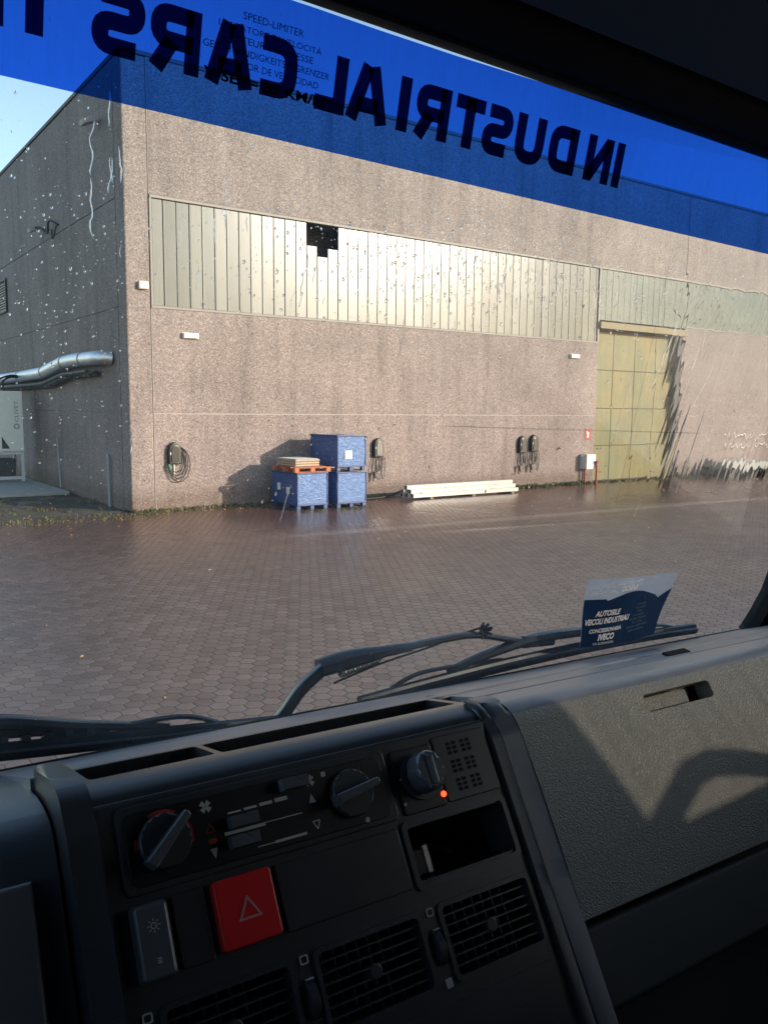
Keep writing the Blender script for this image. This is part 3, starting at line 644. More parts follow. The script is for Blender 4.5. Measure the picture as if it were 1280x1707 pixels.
# panel frame: x sideways, y = distance UP the face (negative = down), z = towards the driver
q = math.hypot(1, .65)
P0 = Vector((0, .6, -.2757)); PF = Matrix((Vector((1, 0, 0)), Vector((0, .65, 1)) / q, Vector((0, -1, .65)) / q)).transposed().to_4x4(); PF.translation = P0
# windshield frame: x sideways, y up the glass, z outwards
WF = Matrix((Vector((1, 0, 0)), Vector((0, -.2, 1)) / 1.0198, Vector((0, 1, .2)) / 1.0198)).transposed().to_4x4(); WF.translation = Vector((0, .807, 0))
def wsy(z): return z * 1.0198     # height z on the glass -> distance up the glass
# interior (mirrored) frame used for lettering read from inside: z towards driver
WI = WF.copy()

# windshield
bm = B(); bm.faces.new([bm.verts.new(WF @ Vector(p)) for p in ((XL + .02, -.40, 0), (XR + .05, -.40, 0), (XR + .05, .43, 0), (XL + .02, .43, 0))]); part('windshield', bm, 'pane')
# sun strip (slightly wavy top edge), on the inside of the glass
bm = B(); n = 60; lo = []; hi = []
for i in range(n + 1):
    x = XL + .03 + (XR - XL - .06) * i / n; lo.append(bm.verts.new(WF @ Vector((x, .2692, -.0012)))); hi.append(bm.verts.new(WF @ Vector((x, .3890 + .0065 * max(0, min(1, (x - .55) / .35)) + .0012 * noise.noise((x * 14, 0, 0)), -.0012))))
for i in range(n): bm.faces.new((lo[i], lo[i + 1], hi[i + 1], hi[i]))
strip = part('sun_strip', bm, 'film')
# lettering strokes
def stroke(bm, pts, s, ox, T, h):
    pts = [Vector((p[0], p[1])) for p in pts]; L = []; R = []
    for i, p in enumerate(pts):
        a = (p - pts[i - 1]).normalized() if i else None; b = (pts[i + 1] - p).normalized() if i < len(pts) - 1 else None
        d = (a + b).normalized() if a is not None and b is not None else (a or b); nn = Vector((-d.y, d.x)); k = 1 / max(.5, nn.dot(Vector((-(a or b).y, (a or b).x)))); L.append(p + nn * s / 2 * k); R.append(p - nn * s / 2 * k)
    f = lambda p: bm.verts.new(T @ Vector((ox - p.x, p.y, h)))     # minus x: the letters read from outside
    lv = [f(p) for p in L]; rv = [f(p) for p in R]
    for i in range(len(pts) - 1): bm.faces.new((lv[i], lv[i + 1], rv[i + 1], rv[i]))
def orr(pts, r):   # round inner corners of an open path
    o = [pts[0]]
    for i in range(1, len(pts) - 1):
        p0, p, p1 = Vector(pts[i - 1]), Vector(pts[i]), Vector(pts[i + 1]); rr = min(r, (p - p0).length * .5, (p1 - p).length * .5); A = p + (p0 - p).normalized() * rr; C = p + (p1 - p).normalized() * rr
        for j in range(6): t = j / 5; o.append(tuple((1 - t) ** 2 * A + 2 * t * (1 - t) * p + t * t * C))
    o.append(pts[-1]); u = [o[0]]
    for p in o[1:]:
        if (Vector(p) - Vector(u[-1])).length > 1e-4: u.append(p)
    return u
LH = .0515; S_ = .0138
def glyph(ch, w_):
    a, b = -w_ / 2 + S_ / 2, w_ / 2 - S_ / 2; lo, hi, md = S_ / 2, LH - S_ / 2, LH * .5; r = .011
    return {'I': [[(0, 0), (0, LH)]], 'N': [[(a, 0), (a, LH)], [(b, 0), (b, LH)], [(a + .001, LH - .004), (b - .001, .004)]],
            'D': [orr([(a, hi), (b, hi), (b, lo), (a, lo)], .014), [(a, 0), (a, LH)]], 'U': [orr([(a, LH), (a, lo), (b, lo), (b, LH)], .014)],
            'S': [orr([(b, hi), (a, hi), (a, md), (b, md), (b, lo), (a, lo)], r)], 'T': [[(0, 0), (0, LH - .001)], [(-w_ / 2, hi), (w_ / 2, hi)]],
            'R': [[(a, 0), (a, LH)], orr([(a, hi), (b, hi), (b, md - .002), (a, md - .002)], r), [(a + w_ * .42, md - .002), (b + .001, 0)]],
            'A': [[(a, 0), (-.003, LH), (.003, LH), (b, 0)][0:2], [(b, 0), (.003, LH)], [(a + .005, LH * .3), (b - .005, LH * .3)]], 'L': [[(a, LH), (a, lo), (b + S_ / 2, lo)]],
            'C': [orr([(b + S_ / 2, hi), (a, hi), (a, lo), (b + S_ / 2, lo)], .014)]}[ch]
bm = B(); hh = .0009
for ch, cx, w_ in (('I', .831, .0138), ('N', .796, .044), ('D', .735, .045), ('U', .682, .044), ('S', .633, .042), ('T', .592, .040), ('R', .543, .044), ('I', .506, .0138), ('A', .463, .050), ('L', .420, .034), ('C', .364, .037), ('A', .315, .047), ('R', .264, .045), ('S', .215, .044), ('T', .149, .036), ('I', .1195, .0138)):
    for st in glyph(ch, w_): stroke(bm, st, S_, cx, WF @ Matrix.Translation((0, .3045, 0)), -hh); hh -= .000015
part('lettering', bm, 'navy', strip)
# speed limiter decal (clear, black print) on the inside of the strip
bm = B(); TS = WF
lines = [('SPEED-LIMITER', .354, .352 + .0125, .061, .0062), ('LIMITATORE DI VELOCITÀ', .353, .3545, .104, .0066), ('LIMITEUR DE VITESSE', .352, .3445, .090, .0058), ('GESCHWINDIGKEITSBEGRENZER', .352, .3345, .128, .0058), ('LIMITADOR DE VELOCIDAD', .352, .3245, .106, .0058)]
for s, cx, cy, wd, ht in lines: text_mesh(bm, s, cx, cy, wd, ht, TS, h=-.0024)
text_mesh(bm, 'V-SET= 85 KM/H', .351, .3115, .122, .0095, TS, offset=.03, h=-.0024)
for a, b in (((.284, .3025), (.4225, .3030)), ((.284, .3725), (.4225, .3730))): box(bm, (a[0], a[1], -.0024), (b[0], b[1], -.0023))
for xx in (.2840, .4222): box(bm, (xx, .3032, -.0024), (xx + .0004, .3724, -.0023))
part('speed_decal', bm, 'blackink')
bm = B(); text_mesh(bm, 'IVECO', 1.335, -.378, .052, .0085, WF, mirror=True, offset=.03, h=-.0008); part('glass_marking', bm, 'blackink')
# black seal round the glass
bm = B(); box(bm, (XL, -.45, -.012), (XR, -.375, .012), .004, WF); box(bm, (XL, .3945, -.02), (XR, .47, .012), .003, WF)
prism(bm, [(1.398, -.3745), (1.418, -.345), (1.438, -.300), (1.447, -.24), (1.449, .394), (1.53, .394), (1.53, -.3745)], -.02, .012, 0, WF); box(bm, (XL, -.375, -.02), (XL + .045, .398, .012), .004, WF); part('window_seal', bm, 'trim')

# A pillar on the right
bm = B()
prism(bm, [(1.425, -.37), (1.56, -.37), (1.56, .45), (1.46, .45), (1.452, .0), (1.447, -.28)], -.09, -.021, .012, WF, seg=3); part('pillar_trim', bm, 'trim', smooth=True)
bm = B(); prism(bm, [(XL - .06, -.36), (XL + .045, -.36), (XL + .02, .45), (XL - .06, .45)], -.09, -.021, .012, WF, seg=3); part('pillar_trim', bm, 'trim', smooth=True)

# header and roof
bm = B(); loft(bm, roundpoly([(.745, .396), (.69, .383), (.655, .395), (.645, .44), (.66, .50), (.76, .50)], .012), XL, XR); part('header_trim', bm, 'trim', smooth=True)
bm = B(); loft(bm, roundpoly([(.64, .400), (.64, .425), (.625, .432), (.47, .448), (.455, .435), (.47, .420), (.62, .402)], .008), .10, XR - .05); part('sun_visor', bm, 'liner', smooth=True)
bm = B(); loft(bm, roundpoly([(.66, .47), (.50, .475), (.38, .455), (.30, .42), (.18, .415), (.05, .46), (-1.0, .50), (-1.0, .56), (.75, .56), (.75, .47)], .03), XL, XR); part('roof_lining', bm, 'liner', smooth=True)

# dashboard top and left part
bm = B(); loft(bm, roundpoly([(.90, -.372), (.72, -.312), (.655, -.300), (.615, -.302), (.592, -.33), (.52, -.44), (.40, -.62), (.90, -.62)], [0, .02, .03, .025, .02, 0, 0, 0]), XL, .126); dash = part('dashboard', bm, 'dash', smooth=True); dash['label'] = 'grey plastic dashboard'
bm = B(); prism(bm, [(-.45, -.050), (.106, -.050), (.106, -.40), (-.45, -.40)], -.03, -.006, .006, PF, seg=3); part('side_panel', bm, 'dash', dash, smooth=True)
bm = B(); loft(bm, roundpoly([(.90, -.372), (.76, -.322), (.692, -.2965), (.688, -.330), (.90, -.45)], [0, .02, .004, 0, 0]), .126, XR); part('dash_top', bm, 'gtop', dash, smooth=True)

# centre console
con = node('centre_console'); con['label'] = 'black centre console with heater controls, switches and vents'
bm = B(); loft(bm, roundpoly([(.690, -.2955), (.622, -.2805), (.600, -.284), (.5905, -.298), (.585, -.31), (.585, -.36), (.690, -.36)], [.003, .014, .012, .006, 0, 0, 0]), .132, .527)
housing = part('console_top', bm, 'consm', con, smooth=True)
cb = B(); box(cb, (.158, .634, -.34), (.2615, .683, -.2), .004); box(cb, (.2675, .634, -.34), (.518, .683, -.2), .004); boolean_cut(housing, cb)
bm = B(); prism(bm, [(.132, -.012), (.527, -.012), (.527, -.50), (.132, -.50)], -.035, 0, .003, PF); face = part('console_face', bm, 'consm', con)
cb = B(); C = [(.4005, -.1315, .5085, -.0885, .006), (.412, -.209, .509, -.1545, .006), (.294, -.209, .389, -.1545, .006), (.176, -.209, .271, -.1545, .006)]
for a in C: prism(cb, rrect(*a), -.05, .02, 0, PF)
boolean_cut(face, cb)
bm = B(); box(bm, (.14, -.49, -.075), (.52, -.014, -.07), 0, PF); box(bm, (.395, -.08, -.07), (.515, -.075, -.036), 0, PF); box(bm, (.395, -.142, -.07), (.515, -.137, -.036), 0, PF); part('recess_liner', bm, 'trim', con)
# rounded rims
def rim(name, x0, x1, h, bev, m, back=.655):
    """rounded rail that follows the console: over the top, round the edge and down the face"""
    down = lambda u, hh: tuple((PF @ Vector((0, u, hh)))[1:])
    outer = [(back, -.2885 + h * .6), (.625, -.2810 + h), (.602, -.2825 + h * .9), (.5915 - h * .8, -.2955 + h * .6), down(-.030, h), down(-.16, h), down(-.52, h)]
    outer = [outer[0]] + roundpoly(outer, .012, 4)[5:-5] + [outer[-1]]
    inner = [down(-.52, -.03), (.62, -.35), (back, -.33)]
    P = outer + inner; bm = B(); A = [bm.verts.new((x0, y, z)) for y, z in P]; C = [bm.verts.new((x1, y, z)) for y, z in P]; n = len(P)
    for i in range(n): bm.faces.new((A[i], A[(i + 1) % n], C[(i + 1) % n], C[i]))
    bm.faces.new(A[::-1]); bm.faces.new(C); k = len(outer); ed = []
    for L in (A, C):
        for i in range(k - 1): ed.append(bm.edges.get((L[i], L[i + 1])))
    ed.append(bm.edges.get((A[0], C[0])))
    bmesh.ops.bevel(bm, geom=ed, offset=bev, segments=4, profile=.6, affect='EDGES')
    return part(name, bm, m, con, smooth=True, sharp=60)
rim('console_rim', .1285, .150, .0065, .008, 'consm', .690); rim('console_rim', .519, .5305, .0050, .005, 'consm', .62); rim('side_rail', .5325, .5565, .0035, .009, 'dash', .648)
# bezels
def frame_ring(bm, x0, y0, x1, y1, t_, h0, h1, r=.006, mi=0):
    a = rrect(x0, y0, x1, y1, r); b = rrect(x0 + t_, y0 + t_, x1 - t_, y1 - t_, max(.001, r - t_ * .5)); n = len(a)
    va = [bm.verts.new(PF @ Vector((*p, h1))) for p in a]; vb = [bm.verts.new(PF @ Vector((*p, h1))) for p in b]; wa = [bm.verts.new(PF @ Vector((*p, h0))) for p in a]; wb = [bm.verts.new(PF @ Vector((*p, h0 - .01))) for p in b]
    for i in range(n):
        j = (i + 1) % n
        for f in ((va[i], va[j], vb[j], vb[i]), (wa[i], wa[j], va[j], va[i]), (vb[i], vb[j], wb[j], wb[i])): bm.faces.new(f).material_index = mi
bm = B(); frame_ring(bm, .396, -.1385, .513, -.0825, .005, -.002, .0025); part('pocket_bezel', bm, 'consm', con)
# heater control panel
hp = node('heater_controls', con)
bm = B(); prism(bm, rrect(.163, -.0795, .398, -.018, .006), -.002, .0022, .0012, PF); finish('backplate', bm, 'consm', hp)
hp_bits = []
def sub(name, bm, m, **k): return finish(name, bm, m, hp, **k)
bm = B(); prism(bm, rrect(.168, -.075, .392, -.023, .008), .001, .0032, .0008, PF); sub('control_plate', bm, 'panel')
def knob(cx, cy, r, ang, dome=False, bar=.044):
    bm = B(); prism(bm, circ(cx, cy, r, 36), .002, .0085, .0018, PF, seg=3); sub('knob', bm, 'knob', smooth=True)
    bm = B(); T = PF @ Matrix.Translation((cx, cy, 0)) @ Matrix.Rotation(math.radians(ang), 4, 'Z')
    prism(bm, [(-bar * .5, -.0045), (bar * .5, -.0032), (bar * .53, 0), (bar * .5, .0032), (-bar * .5, .0045)], .006, .020, .002, T, seg=3); sub('knob_bar', bm, 'knobd', smooth=True)
knob(.196, -.048, .0195, 42); knob(.357, -.0485, .0195, 10, bar=.042)
for x0, y0 in ((.294, -.034), (.2455, -.052), (.243, -.0665)):
    bm = B(); prism(bm, [(x0, y0), (x0 + .024, y0), (x0 + .024, y0 + .009), (x0 + .0126, y0 + .009), (x0 + .0126, y0 + .0078), (x0 + .0114, y0 + .0078), (x0 + .0114, y0 + .009), (x0, y0 + .009)], .002, .012, .0012, PF)
    sub('slider', bm, 'knobd', smooth=True)
bm = B()
for k in range(4): prism(bm, rrect(.2475 + k * .0135, -.0405 - 0 * k, .2585 + k * .0135, -.0405 + .0012 + .0006 * k, .0004), .003, .0036, 0, PF)
for (x0, x1, y0, h_) in ((.242, .276, -.0555, .0016), (.242, .309, -.0538, .0007), (.266, .309, -.0700, .0007), (.281, .309, -.0705, .0020)): prism(bm, [(x0, y0), (x1, y0), (x1, y0 + h_), (x0, y0 + h_)], .003, .0034 + .0002 * (h_ > .001), 0, PF)
for cx, cy in ((.231, -.031), (.3215, -.0305)):
    for a in range(4): T = PF @ Matrix.Translation((cx, cy, 0)) @ Matrix.Rotation(math.radians(45 + 90 * a), 4, 'Z'); prism(bm, [(.0006, -.001), (.0046, -.0021), (.0046, .0021), (.0006, .001)], .003, .0036 + a * .00005, 0, T)
prism(bm, [(.317, -.048), (.3235, -.048), (.3203, -.041)], .003, .0036, 0, PF); prism(bm, [(.2285, -.062), (.2345, -.062), (.2315, -.0695)], .003, .0036, 0, PF)
def tri_outline(bm, cx, cy, s, up=1, h=.0036, w_=.0008):
    P = [(cx - s, cy - s * up), (cx + s, cy - s * up), (cx, cy + s * up)]
    for i in range(3):
        a, b = Vector(P[i]), Vector(P[(i + 1) % 3]); d = (b - a).normalized(); nn = Vector((-d.y, d.x)) * w_ / 2; prism(bm, [tuple(a + nn), tuple(a - nn), tuple(b - nn), tuple(b + nn)], .0005, h + i * .00005, 0, PF)
tri_outline(bm, .3195, -.0655, .0032, -1)
prism(bm, rrect(.3335, -.030, .3375, -.026, .001), .003, .0036, 0, PF); prism(bm, circ(.366, -.0735 + .001, .0022, 10), .003, .0036, 0, PF); sub('marking', bm, 'mark')
bm = B(); tri_outline(bm, .2315, -.047, .0033, 1); 
for a0, a1 in ((-15, 35), (60, 115), (165, 185)):
    pts = [(.196 + .0225 * math.cos(math.radians(a)), -.048 + .0225 * math.sin(math.radians(a))) for a in range(a0, a1 + 1, 5)] + [(.196 + .0195 * math.cos(math.radians(a)), -.048 + .0195 * math.sin(math.radians(a))) for a in range(a1, a0 - 1, -5)]
    prism(bm, pts, .003, .0036, 0, PF)
prism(bm, rrect(.2285, -.0585, .2350, -.0550, .001), .003, .0036, 0, PF); sub('red_marking', bm, 'markred')
# fan/light knob and grille
sk = node('fan_switch', con)
bm = B(); prism(bm, rrect(.404, -.0785, .4495, -.023, .003), 0, .0022, .001, PF); finish('plate', bm, 'panel', sk)
bm = B(); prism(bm, circ(.4295, -.049, .0205, 40), .002, .0045, .0008, PF); finish('dial_ring', bm, 'knob', sk, smooth=True)
bm = B(); prism(bm, [(.4295 + .0165 * math.cos(a * math.pi / 15) * (.86 + .04 * math.cos(8 * a * math.pi / 15)), -.0475 + .0175 * math.sin(a * math.pi / 15)) for a in range(30)], .004, .024, .004, PF, seg=4)
prism(bm, rrect(.4262, -.0605, .4328, -.0345, .002), .020, .0262, .0015, PF); finish('knob', bm, 'knobd', sk, smooth=True)
bm = B(); prism(bm, circ(.448, -.0690, .0026, 16), .002, .0045, .001, PF); finish('indicator_light', bm, 'led', sk, smooth=True)
bm = B(); prism(bm, circ(.4065, -.0690, .0016, 12), .002, .0028, 0, PF); prism(bm, circ(.4085, -.0480, .001, 12), .002, .0028, 0, PF); finish('marking', bm, 'mark', sk)
gr = node('speaker_grille', con)
bm = B(); prism(bm, rrect(.4525, -.0775, .5145, -.019, .002), -.001, .0016, .001, PF); finish('plate', bm, 'consm', gr)
bm = B()
for R_ in range(3):
    for C_ in range(2):
        for i in range(2):
            for j in range(3): x0 = .4665 + C_ * .0165 + i * .0066; y0 = -.0290 - R_ * .0165 - j * .0042; prism(bm, rrect(x0, y0, x0 + .0046, y0 + .0030, .0006), .001, .0019, 0, PF)
finish('grille_hole', bm, 'trim', gr)
# switches
bm = B(); prism(bm, rrect(.2235, -.1335, .2705, -.0850, .003), 0, .0075, .0018, PF, seg=3); hz = part('hazard_switch', bm, 'hazard', con, smooth=True); hz['label'] = 'red hazard warning switch'
bm = B()
def tri_big(s, h, w_): 
    cx, cy = .2475, -.1095; P = [(cx - s, cy - s * .75), (cx + s, cy - s * .75), (cx, cy + s)]
    for i in range(3):
        a, b = Vector(P[i]), Vector(P[(i + 1) % 3]); d = (b - a).normalized(); nn = Vector((-d.y, d.x)) * w_ / 2; a = a - d * w_ * .5; b = b + d * w_ * .5; prism(bm, [tuple(a + nn), tuple(a - nn), tuple(b - nn), tuple(b + nn)], .007, h + i * .00005, 0, PF)
tri_big(.0082, .0079, .0015); finish('symbol', bm, simple('pink_marking', (.62, .28, .28), .5), hz)
bm = B(); prism(bm, rrect(.163, -.136, .1895, -.0855, .003), 0, .004, .001, PF); prism(bm, rrect(.1645, -.1350, .1880, -.0868, .003), .0035, .0095, .0025, PF, seg=3)
ls = part('light_switch', bm, 'knobd', con, smooth=True)
bm = B()
for i in range(10):
    a = [2 * math.pi * (i + q_) / 10 for q_ in (0, 1)]; bm.faces.new([bm.verts.new(PF @ Vector((.1765 + r_ * math.cos(x_), -.1010 + r_ * math.sin(x_), .0097))) for r_, x_ in ((.0016, a[0]), (.0023, a[0]), (.0023, a[1]), (.0016, a[1]))])
for i in range(8): T = PF @ Matrix.Translation((.1765, -.1010, .0)) @ Matrix.Rotation(math.radians(45 * i), 4, 'Z'); box(bm, (.0031, -.0003, .0096), (.0047, .0003, .0098), 0, T)
for k in range(3): prism(bm, rrect(.1755, -.1225 - k * .0014, .1785, -.1218 - k * .0014, .0002), .0094, .0098, 0, PF)
finish('symbol', bm, 'mark', ls)
for k, (a, b) in enumerate((((.1935, -.135), (.2185, -.0855)), ((.276, -.135), (.3925, -.0855)))):
    bm = B(); prism(bm, rrect(a[0], a[1], b[0], b[1], .002), 0, .0020, .0010, PF); part('blank_plate', bm, 'consm', con)
# vents
def vent(x0, x1, y0, y1, wheel_x, marks):
    v = node('air_vent', con)
    bm = B(); frame_ring(bm, x0 - .003, y0 - .003, x1 + .003, y1 + .003, .004, -.001, .0022, .006); finish('frame', bm, 'consm', v)
    bm = B(); n = 6
    for i in range(1, n + 1): yy = y0 + (y1 - y0) * i / (n + 1); prism(bm, [(x0, yy - .0007), (x1, yy - .0007), (x1, yy + .0007), (x0, yy + .0007)], -.012, -.0015, 0, PF)
    finish('slat', bm, 'consm', v); bm = B(); m_ = 8
    for i in range(1, m_ + 1): xx = x0 + (x1 - x0) * i / (m_ + 1); prism(bm, [(xx - .0006, y0), (xx + .0006, y0), (xx + .0006, y1), (xx - .0006, y1)], -.026, -.0135, 0, PF)
    finish('fin', bm, 'consm', v)
    bm = B(); prism(bm, circ((x0 + x1) / 2, (y0 + y1) / 2, .006, 16), -.012, -.0005, .001, PF); finish('centre_grip', bm, 'knob', v)
    bm = B(); T = PF @ Matrix.Translation((wheel_x, -.183, -.008)) @ Matrix.Rotation(math.radians(90), 4, 'Y'); prism(bm, circ(0, 0, .0155, 28), -.0035, .0035, .0008, T, seg=1); finish('thumbwheel', bm, 'knob', v, smooth=True)
    bm = B(); box(bm, (wheel_x - .003, -.1695, .0015), (wheel_x + .003, -.1685, .0045), 0, PF)
    if marks[1]: prism(bm, rrect(wheel_x - .0032, -.2130, wheel_x + .0032, -.2060, .0008), 0, .0010, 0, PF)
    frame_ring(bm, wheel_x - .0036, -.1590, wheel_x + .0034, -.1525, .0010, .0002, .0010, .0015)
    finish('marking', bm, 'mark', v)
vent(.412, .509, -.209, -.1545, .402, (1, 1)); vent(.294, .389, -.209, -.1545, .284, (1, 1)); vent(.176, .271, -.209, -.1545, .165, (1, 1))
for k in range(2):
    bm = B(); prism(bm, rrect(.165 + k * .175, -.30, .335 + k * .175, -.2240, .002), 0, .0018, .0010, PF); part('blank_plate', bm, 'consm', con)

# glovebox
gl = node('glovebox'); gl['label'] = 'grey grained glovebox lid in front of the passenger seat'
GX0, GX1 = .5590, 1.40
prof = roundpoly([(.4858, -.4514), (.5367, -.3650), (.5965, -.2805), (.6480, -.2872), (.650, -.305), (.54, -.43)], [.003, .05, .022, .003, 0, 0], 8)
bm = B(); loft(bm, prof, GX0, GX1)
for f in bm.faces:
    if f.calc_center_median().z > -.2885 and len(f.verts) == 4: f.material_index = 1
lid = finish('lid', bm, ['glove', 'gtop'], gl, smooth=True)
cb = B(); prism(cb, rrect(.745, -.0455, .862, -.0255, .005), -.022, .02, 0, PF); boolean_cut(lid, cb)
bm = B(); prism(bm, rrect(.7475, -.0453, .828, -.0275, .003), -.018, -.0075, .002, PF @ Matrix.Translation((0, 0, 0))); finish('latch', bm, 'glove', gl)
bm = B(); box(bm, (.832, -.0450, -.0215), (.861, -.026, -.0205), 0, PF); finish('latch_recess', bm, 'trim', gl)
bm = B(); loft(bm, roundpoly([(.74, -.312), (.6510, -.2880), (.6505, -.300), (.66, -.34), (.74, -.34)], [.01, .003, 0, 0, 0]), .5575, XR); part('dash_shelf', bm, 'gtop', dash, smooth=True)
bm = B(); T = Matrix.Translation((.905, .664, -.2915)); box(bm, (-.02, -.006, 0), (.025, .006, .0035), .001, T @ Matrix.Rotation(math.radians(8), 4, 'X')); finish('shelf_clip', bm, 'trim', gl)
# lower dash
bm = B(); prism(bm, [(.5570, -.2135), (XR, -.2135), (XR, -.285), (.5570, -.285)], -.04, -.004, .006, PF, seg=3); prism(bm, [(.5570, -.28), (XR, -.28), (XR, -.55), (.557, -.55)], -.12, -.06, .01, PF, seg=2); part('lower_panel', bm, 'lower', dash, smooth=True)

# doors, back wall, floor (they keep the cab dark and let the sun in through the passenger window)
def door(X, s):
    d = node('door')
    bm = B(); t_ = .05; x0, x1 = (X, X + t_) if s > 0 else (X - t_, X)
    TF = Matrix(((0, 0, 1, x0), (1, 0, 0, 0), (0, 1, 0, 0), (0, 0, 0, 1)))          # outline (y, z) extruded along x
    outline = [(-.556, -.066), (-.435, -.071), (-.40, -.083), (-.215, -.142), (-.10, -.170), (.30, -.200), (.79, -.25), (.85, -.42), (.85, -.92), (-.556, -.92)]  # unseen sill line shaped to cast the shadow on the glovebox
    prism(bm, outline, 0, t_, .006, TF)
    box(bm, (x0 + .001, -1.02, -.925), (x1 - .001, -.5565, .50)); box(bm, (x0 + .001, -.5560, .40), (x1 - .001, .72, .50)); 
    prism(bm, [(.66, .40), (.72, .40), (.85, -.42), (.79, -.245)], .002, t_ - .002, 0, TF)
    finish('door_panel', bm, 'trim', d)
    bm = B(); xg = (x0 + x1) / 2; bm.faces.new([bm.verts.new(p) for p in ((xg, -.556, -.09), (xg, -.40, -.11), (xg, -.2, -.17), (xg, .80, -.25), (xg, .68, .41), (xg, -.556, .41))]); finish('window_pane', bm, 'spane', d)
    if s > 0:
        bm = B(); pts = [(-.57, -.060), (-.45, -.064), (-.345, -.0635), (-.295, -.078), (-.235, -.108), (-.11, -.187)]  # unseen bent bar, added to cast the arm-like shadow on the glovebox
        tube(bm, smooth_path([(X - .012, y, z + .004) for y, z in pts], 1), .0155, 12); finish('shadow_bar', bm, 'trim', d, smooth=True)
door(XR, 1); door(XL, -1)
bm = B(); box(bm, (XL - .05, -1.07, -.95), (XR + .05, -1.021, .57)); part('rear_wall', bm, 'trim')
bm = B(); box(bm, (XL, -1.02, -1.0), (XR, .95, -.93)); box(bm, (XL, .93, -.93), (XR, .98, -.42)); part('cab_floor', bm, 'trim')
bm = B(); box(bm, (XL - .06, .985, -1.25), (XR + .06, 1.02, -.50), .015); box(bm, (XL - .06, -1.09, .571), (XR + .06, .74, .60), .01); part('cab_shell', bm, 'body')

# wipers outside the glass
def wiper(dx, full):
    wp = node('wiper'); wp.location = (dx, 0, 0)
    if full:
        bm = B(); tube(bm, smooth_path([(.455, .955, -.41), (.474, .934, -.385), (.497, .924, -.350), (.530, .918, -.322)], 5), [.015] * 15 + [.016], 10, flat=.6); finish('crank', bm, 'wmetal', wp, smooth=True)
        bm = B(); T = Matrix.Identity(4); pts = smooth_path([(.520, .918, -.323), (.560, .914, -.316), (.616, .911, -.3115), (.66, .910, -.3105)], 6); tube(bm, pts, [.0155 + .004 * math.sin(math.pi * min(1, i / 12)) - .0004 * i for i in range(len(pts))], 10, flat=.75); finish('arm_head', bm, 'wmetal', wp, smooth=True)
        bm = B(); n = 190; tube(bm, [(.548 + .062 * i / n, .914 + .0065 * math.cos(i * .75), -.3325 + .012 * i / n + .0060 * math.sin(i * .75)) for i in range(n)], .0014, 5); finish('spring', bm, 'steel', wp, smooth=True)
        bm = B(); tube(bm, smooth_path([(.655, .911, -.3105), (.70, .913, -.3085), (.775, .913, -.3085), (.85, .914, -.325), (.89, .914, -.334)], 6), .0078, 8, flat=.7); finish('arm_rod', bm, 'wmetal', wp, smooth=True)
        bm = B(); tube(bm, smooth_path([(.54, .913, -.345), (.575, .914, -.337), (.62, .914, -.328), (.70, .914, -.316), (.76, .914, -.304), (.785, .914, -.300)], 6), .0016, 6)
        for k in range(11):
            a = k * 2.4; tube(bm, [(.789, .911, -.3020), (.789 + .012 * math.cos(a), .905 - .002 * (k % 3), -.302 + .012 * math.sin(a))], .0022, 5)
        finish('washer_hose', bm, 'rubber', wp, smooth=True)
    L0, L1 = (.576, 1.284) if full else (-.30, .455)
    f = (lambda x: -.366 + (x - .576) * .028 - .030 * ((x - .93) / .36) ** 2 * .35 + .004) if full else (lambda x: -.350 - (x - .138) * .085)
    bm = B(); xs = [L0 + (L1 - L0) * i / 30 for i in range(31)]; tube(bm, [(x, .902, f(x) - .0065) for x in xs], .0046, 6, flat=1.4); finish('rubber_blade', bm, 'wrub', wp, smooth=True)
    bm = B(); tube(bm, [(x, .907, f(x)) for x in xs], .0062, 8, flat=.9); finish('blade_spine', bm, 'wmetal', wp, smooth=True)
    bm = B(); c = (L0 + L1) / 2
    tube(bm, smooth_path([(c - .20, .912, f(c - .2) + .004), (c - .14, .914, f(c - .14) + .014), (c - .04, .915, f(c) + .022), (c + .05, .915, f(c) + .022), (c + .14, .914, f(c + .14) + .014), (c + .24, .912, f(c + .24) + .004)], 6), [.0060 + .006 * math.sin(math.pi * i / 30) for i in range(31)], 8, flat=.7)
    for e in (-1, 1):
        q0 = c + e * .20; tube(bm, smooth_path([(q0 - .10, .910, f(q0 - .1) + .003), (q0 - .05, .911, f(q0) + .010), (q0 + .05, .911, f(q0) + .010), (q0 + .10, .910, f(q0 + .1) + .003)], 5), .0045, 6, flat=.7)
    finish('blade_yoke', bm, 'wmetal', wp, smooth=True)
    if full:
        bm = B(); box(bm, (-.035, -.008, -.009), (.035, .006, .010), .005, Matrix.Translation((.905, .915, -.334)) @ Matrix.Rotation(math.radians(3), 4, 'Y'), seg=3); finish('joint_cover', bm, 'wmetal', wp, smooth=True)
    else:
        bm = B(); tube(bm, smooth_path([(-.3, .93, -.32), (-.05, .918, -.330), (.12, .918, -.336), (.25, .92, -.352)], 6), [.012] * 10 + [.011] * 9, 8, flat=.6)
        for k in range(5): box(bm, (.135 + k * .022, .905, -.352 - k * .0018), (.145 + k * .022, .918, -.338 - k * .0018), .002)
        finish('arm_head', bm, 'wmetal', wp, smooth=True)
wiper(0, True); wiper(0, False)

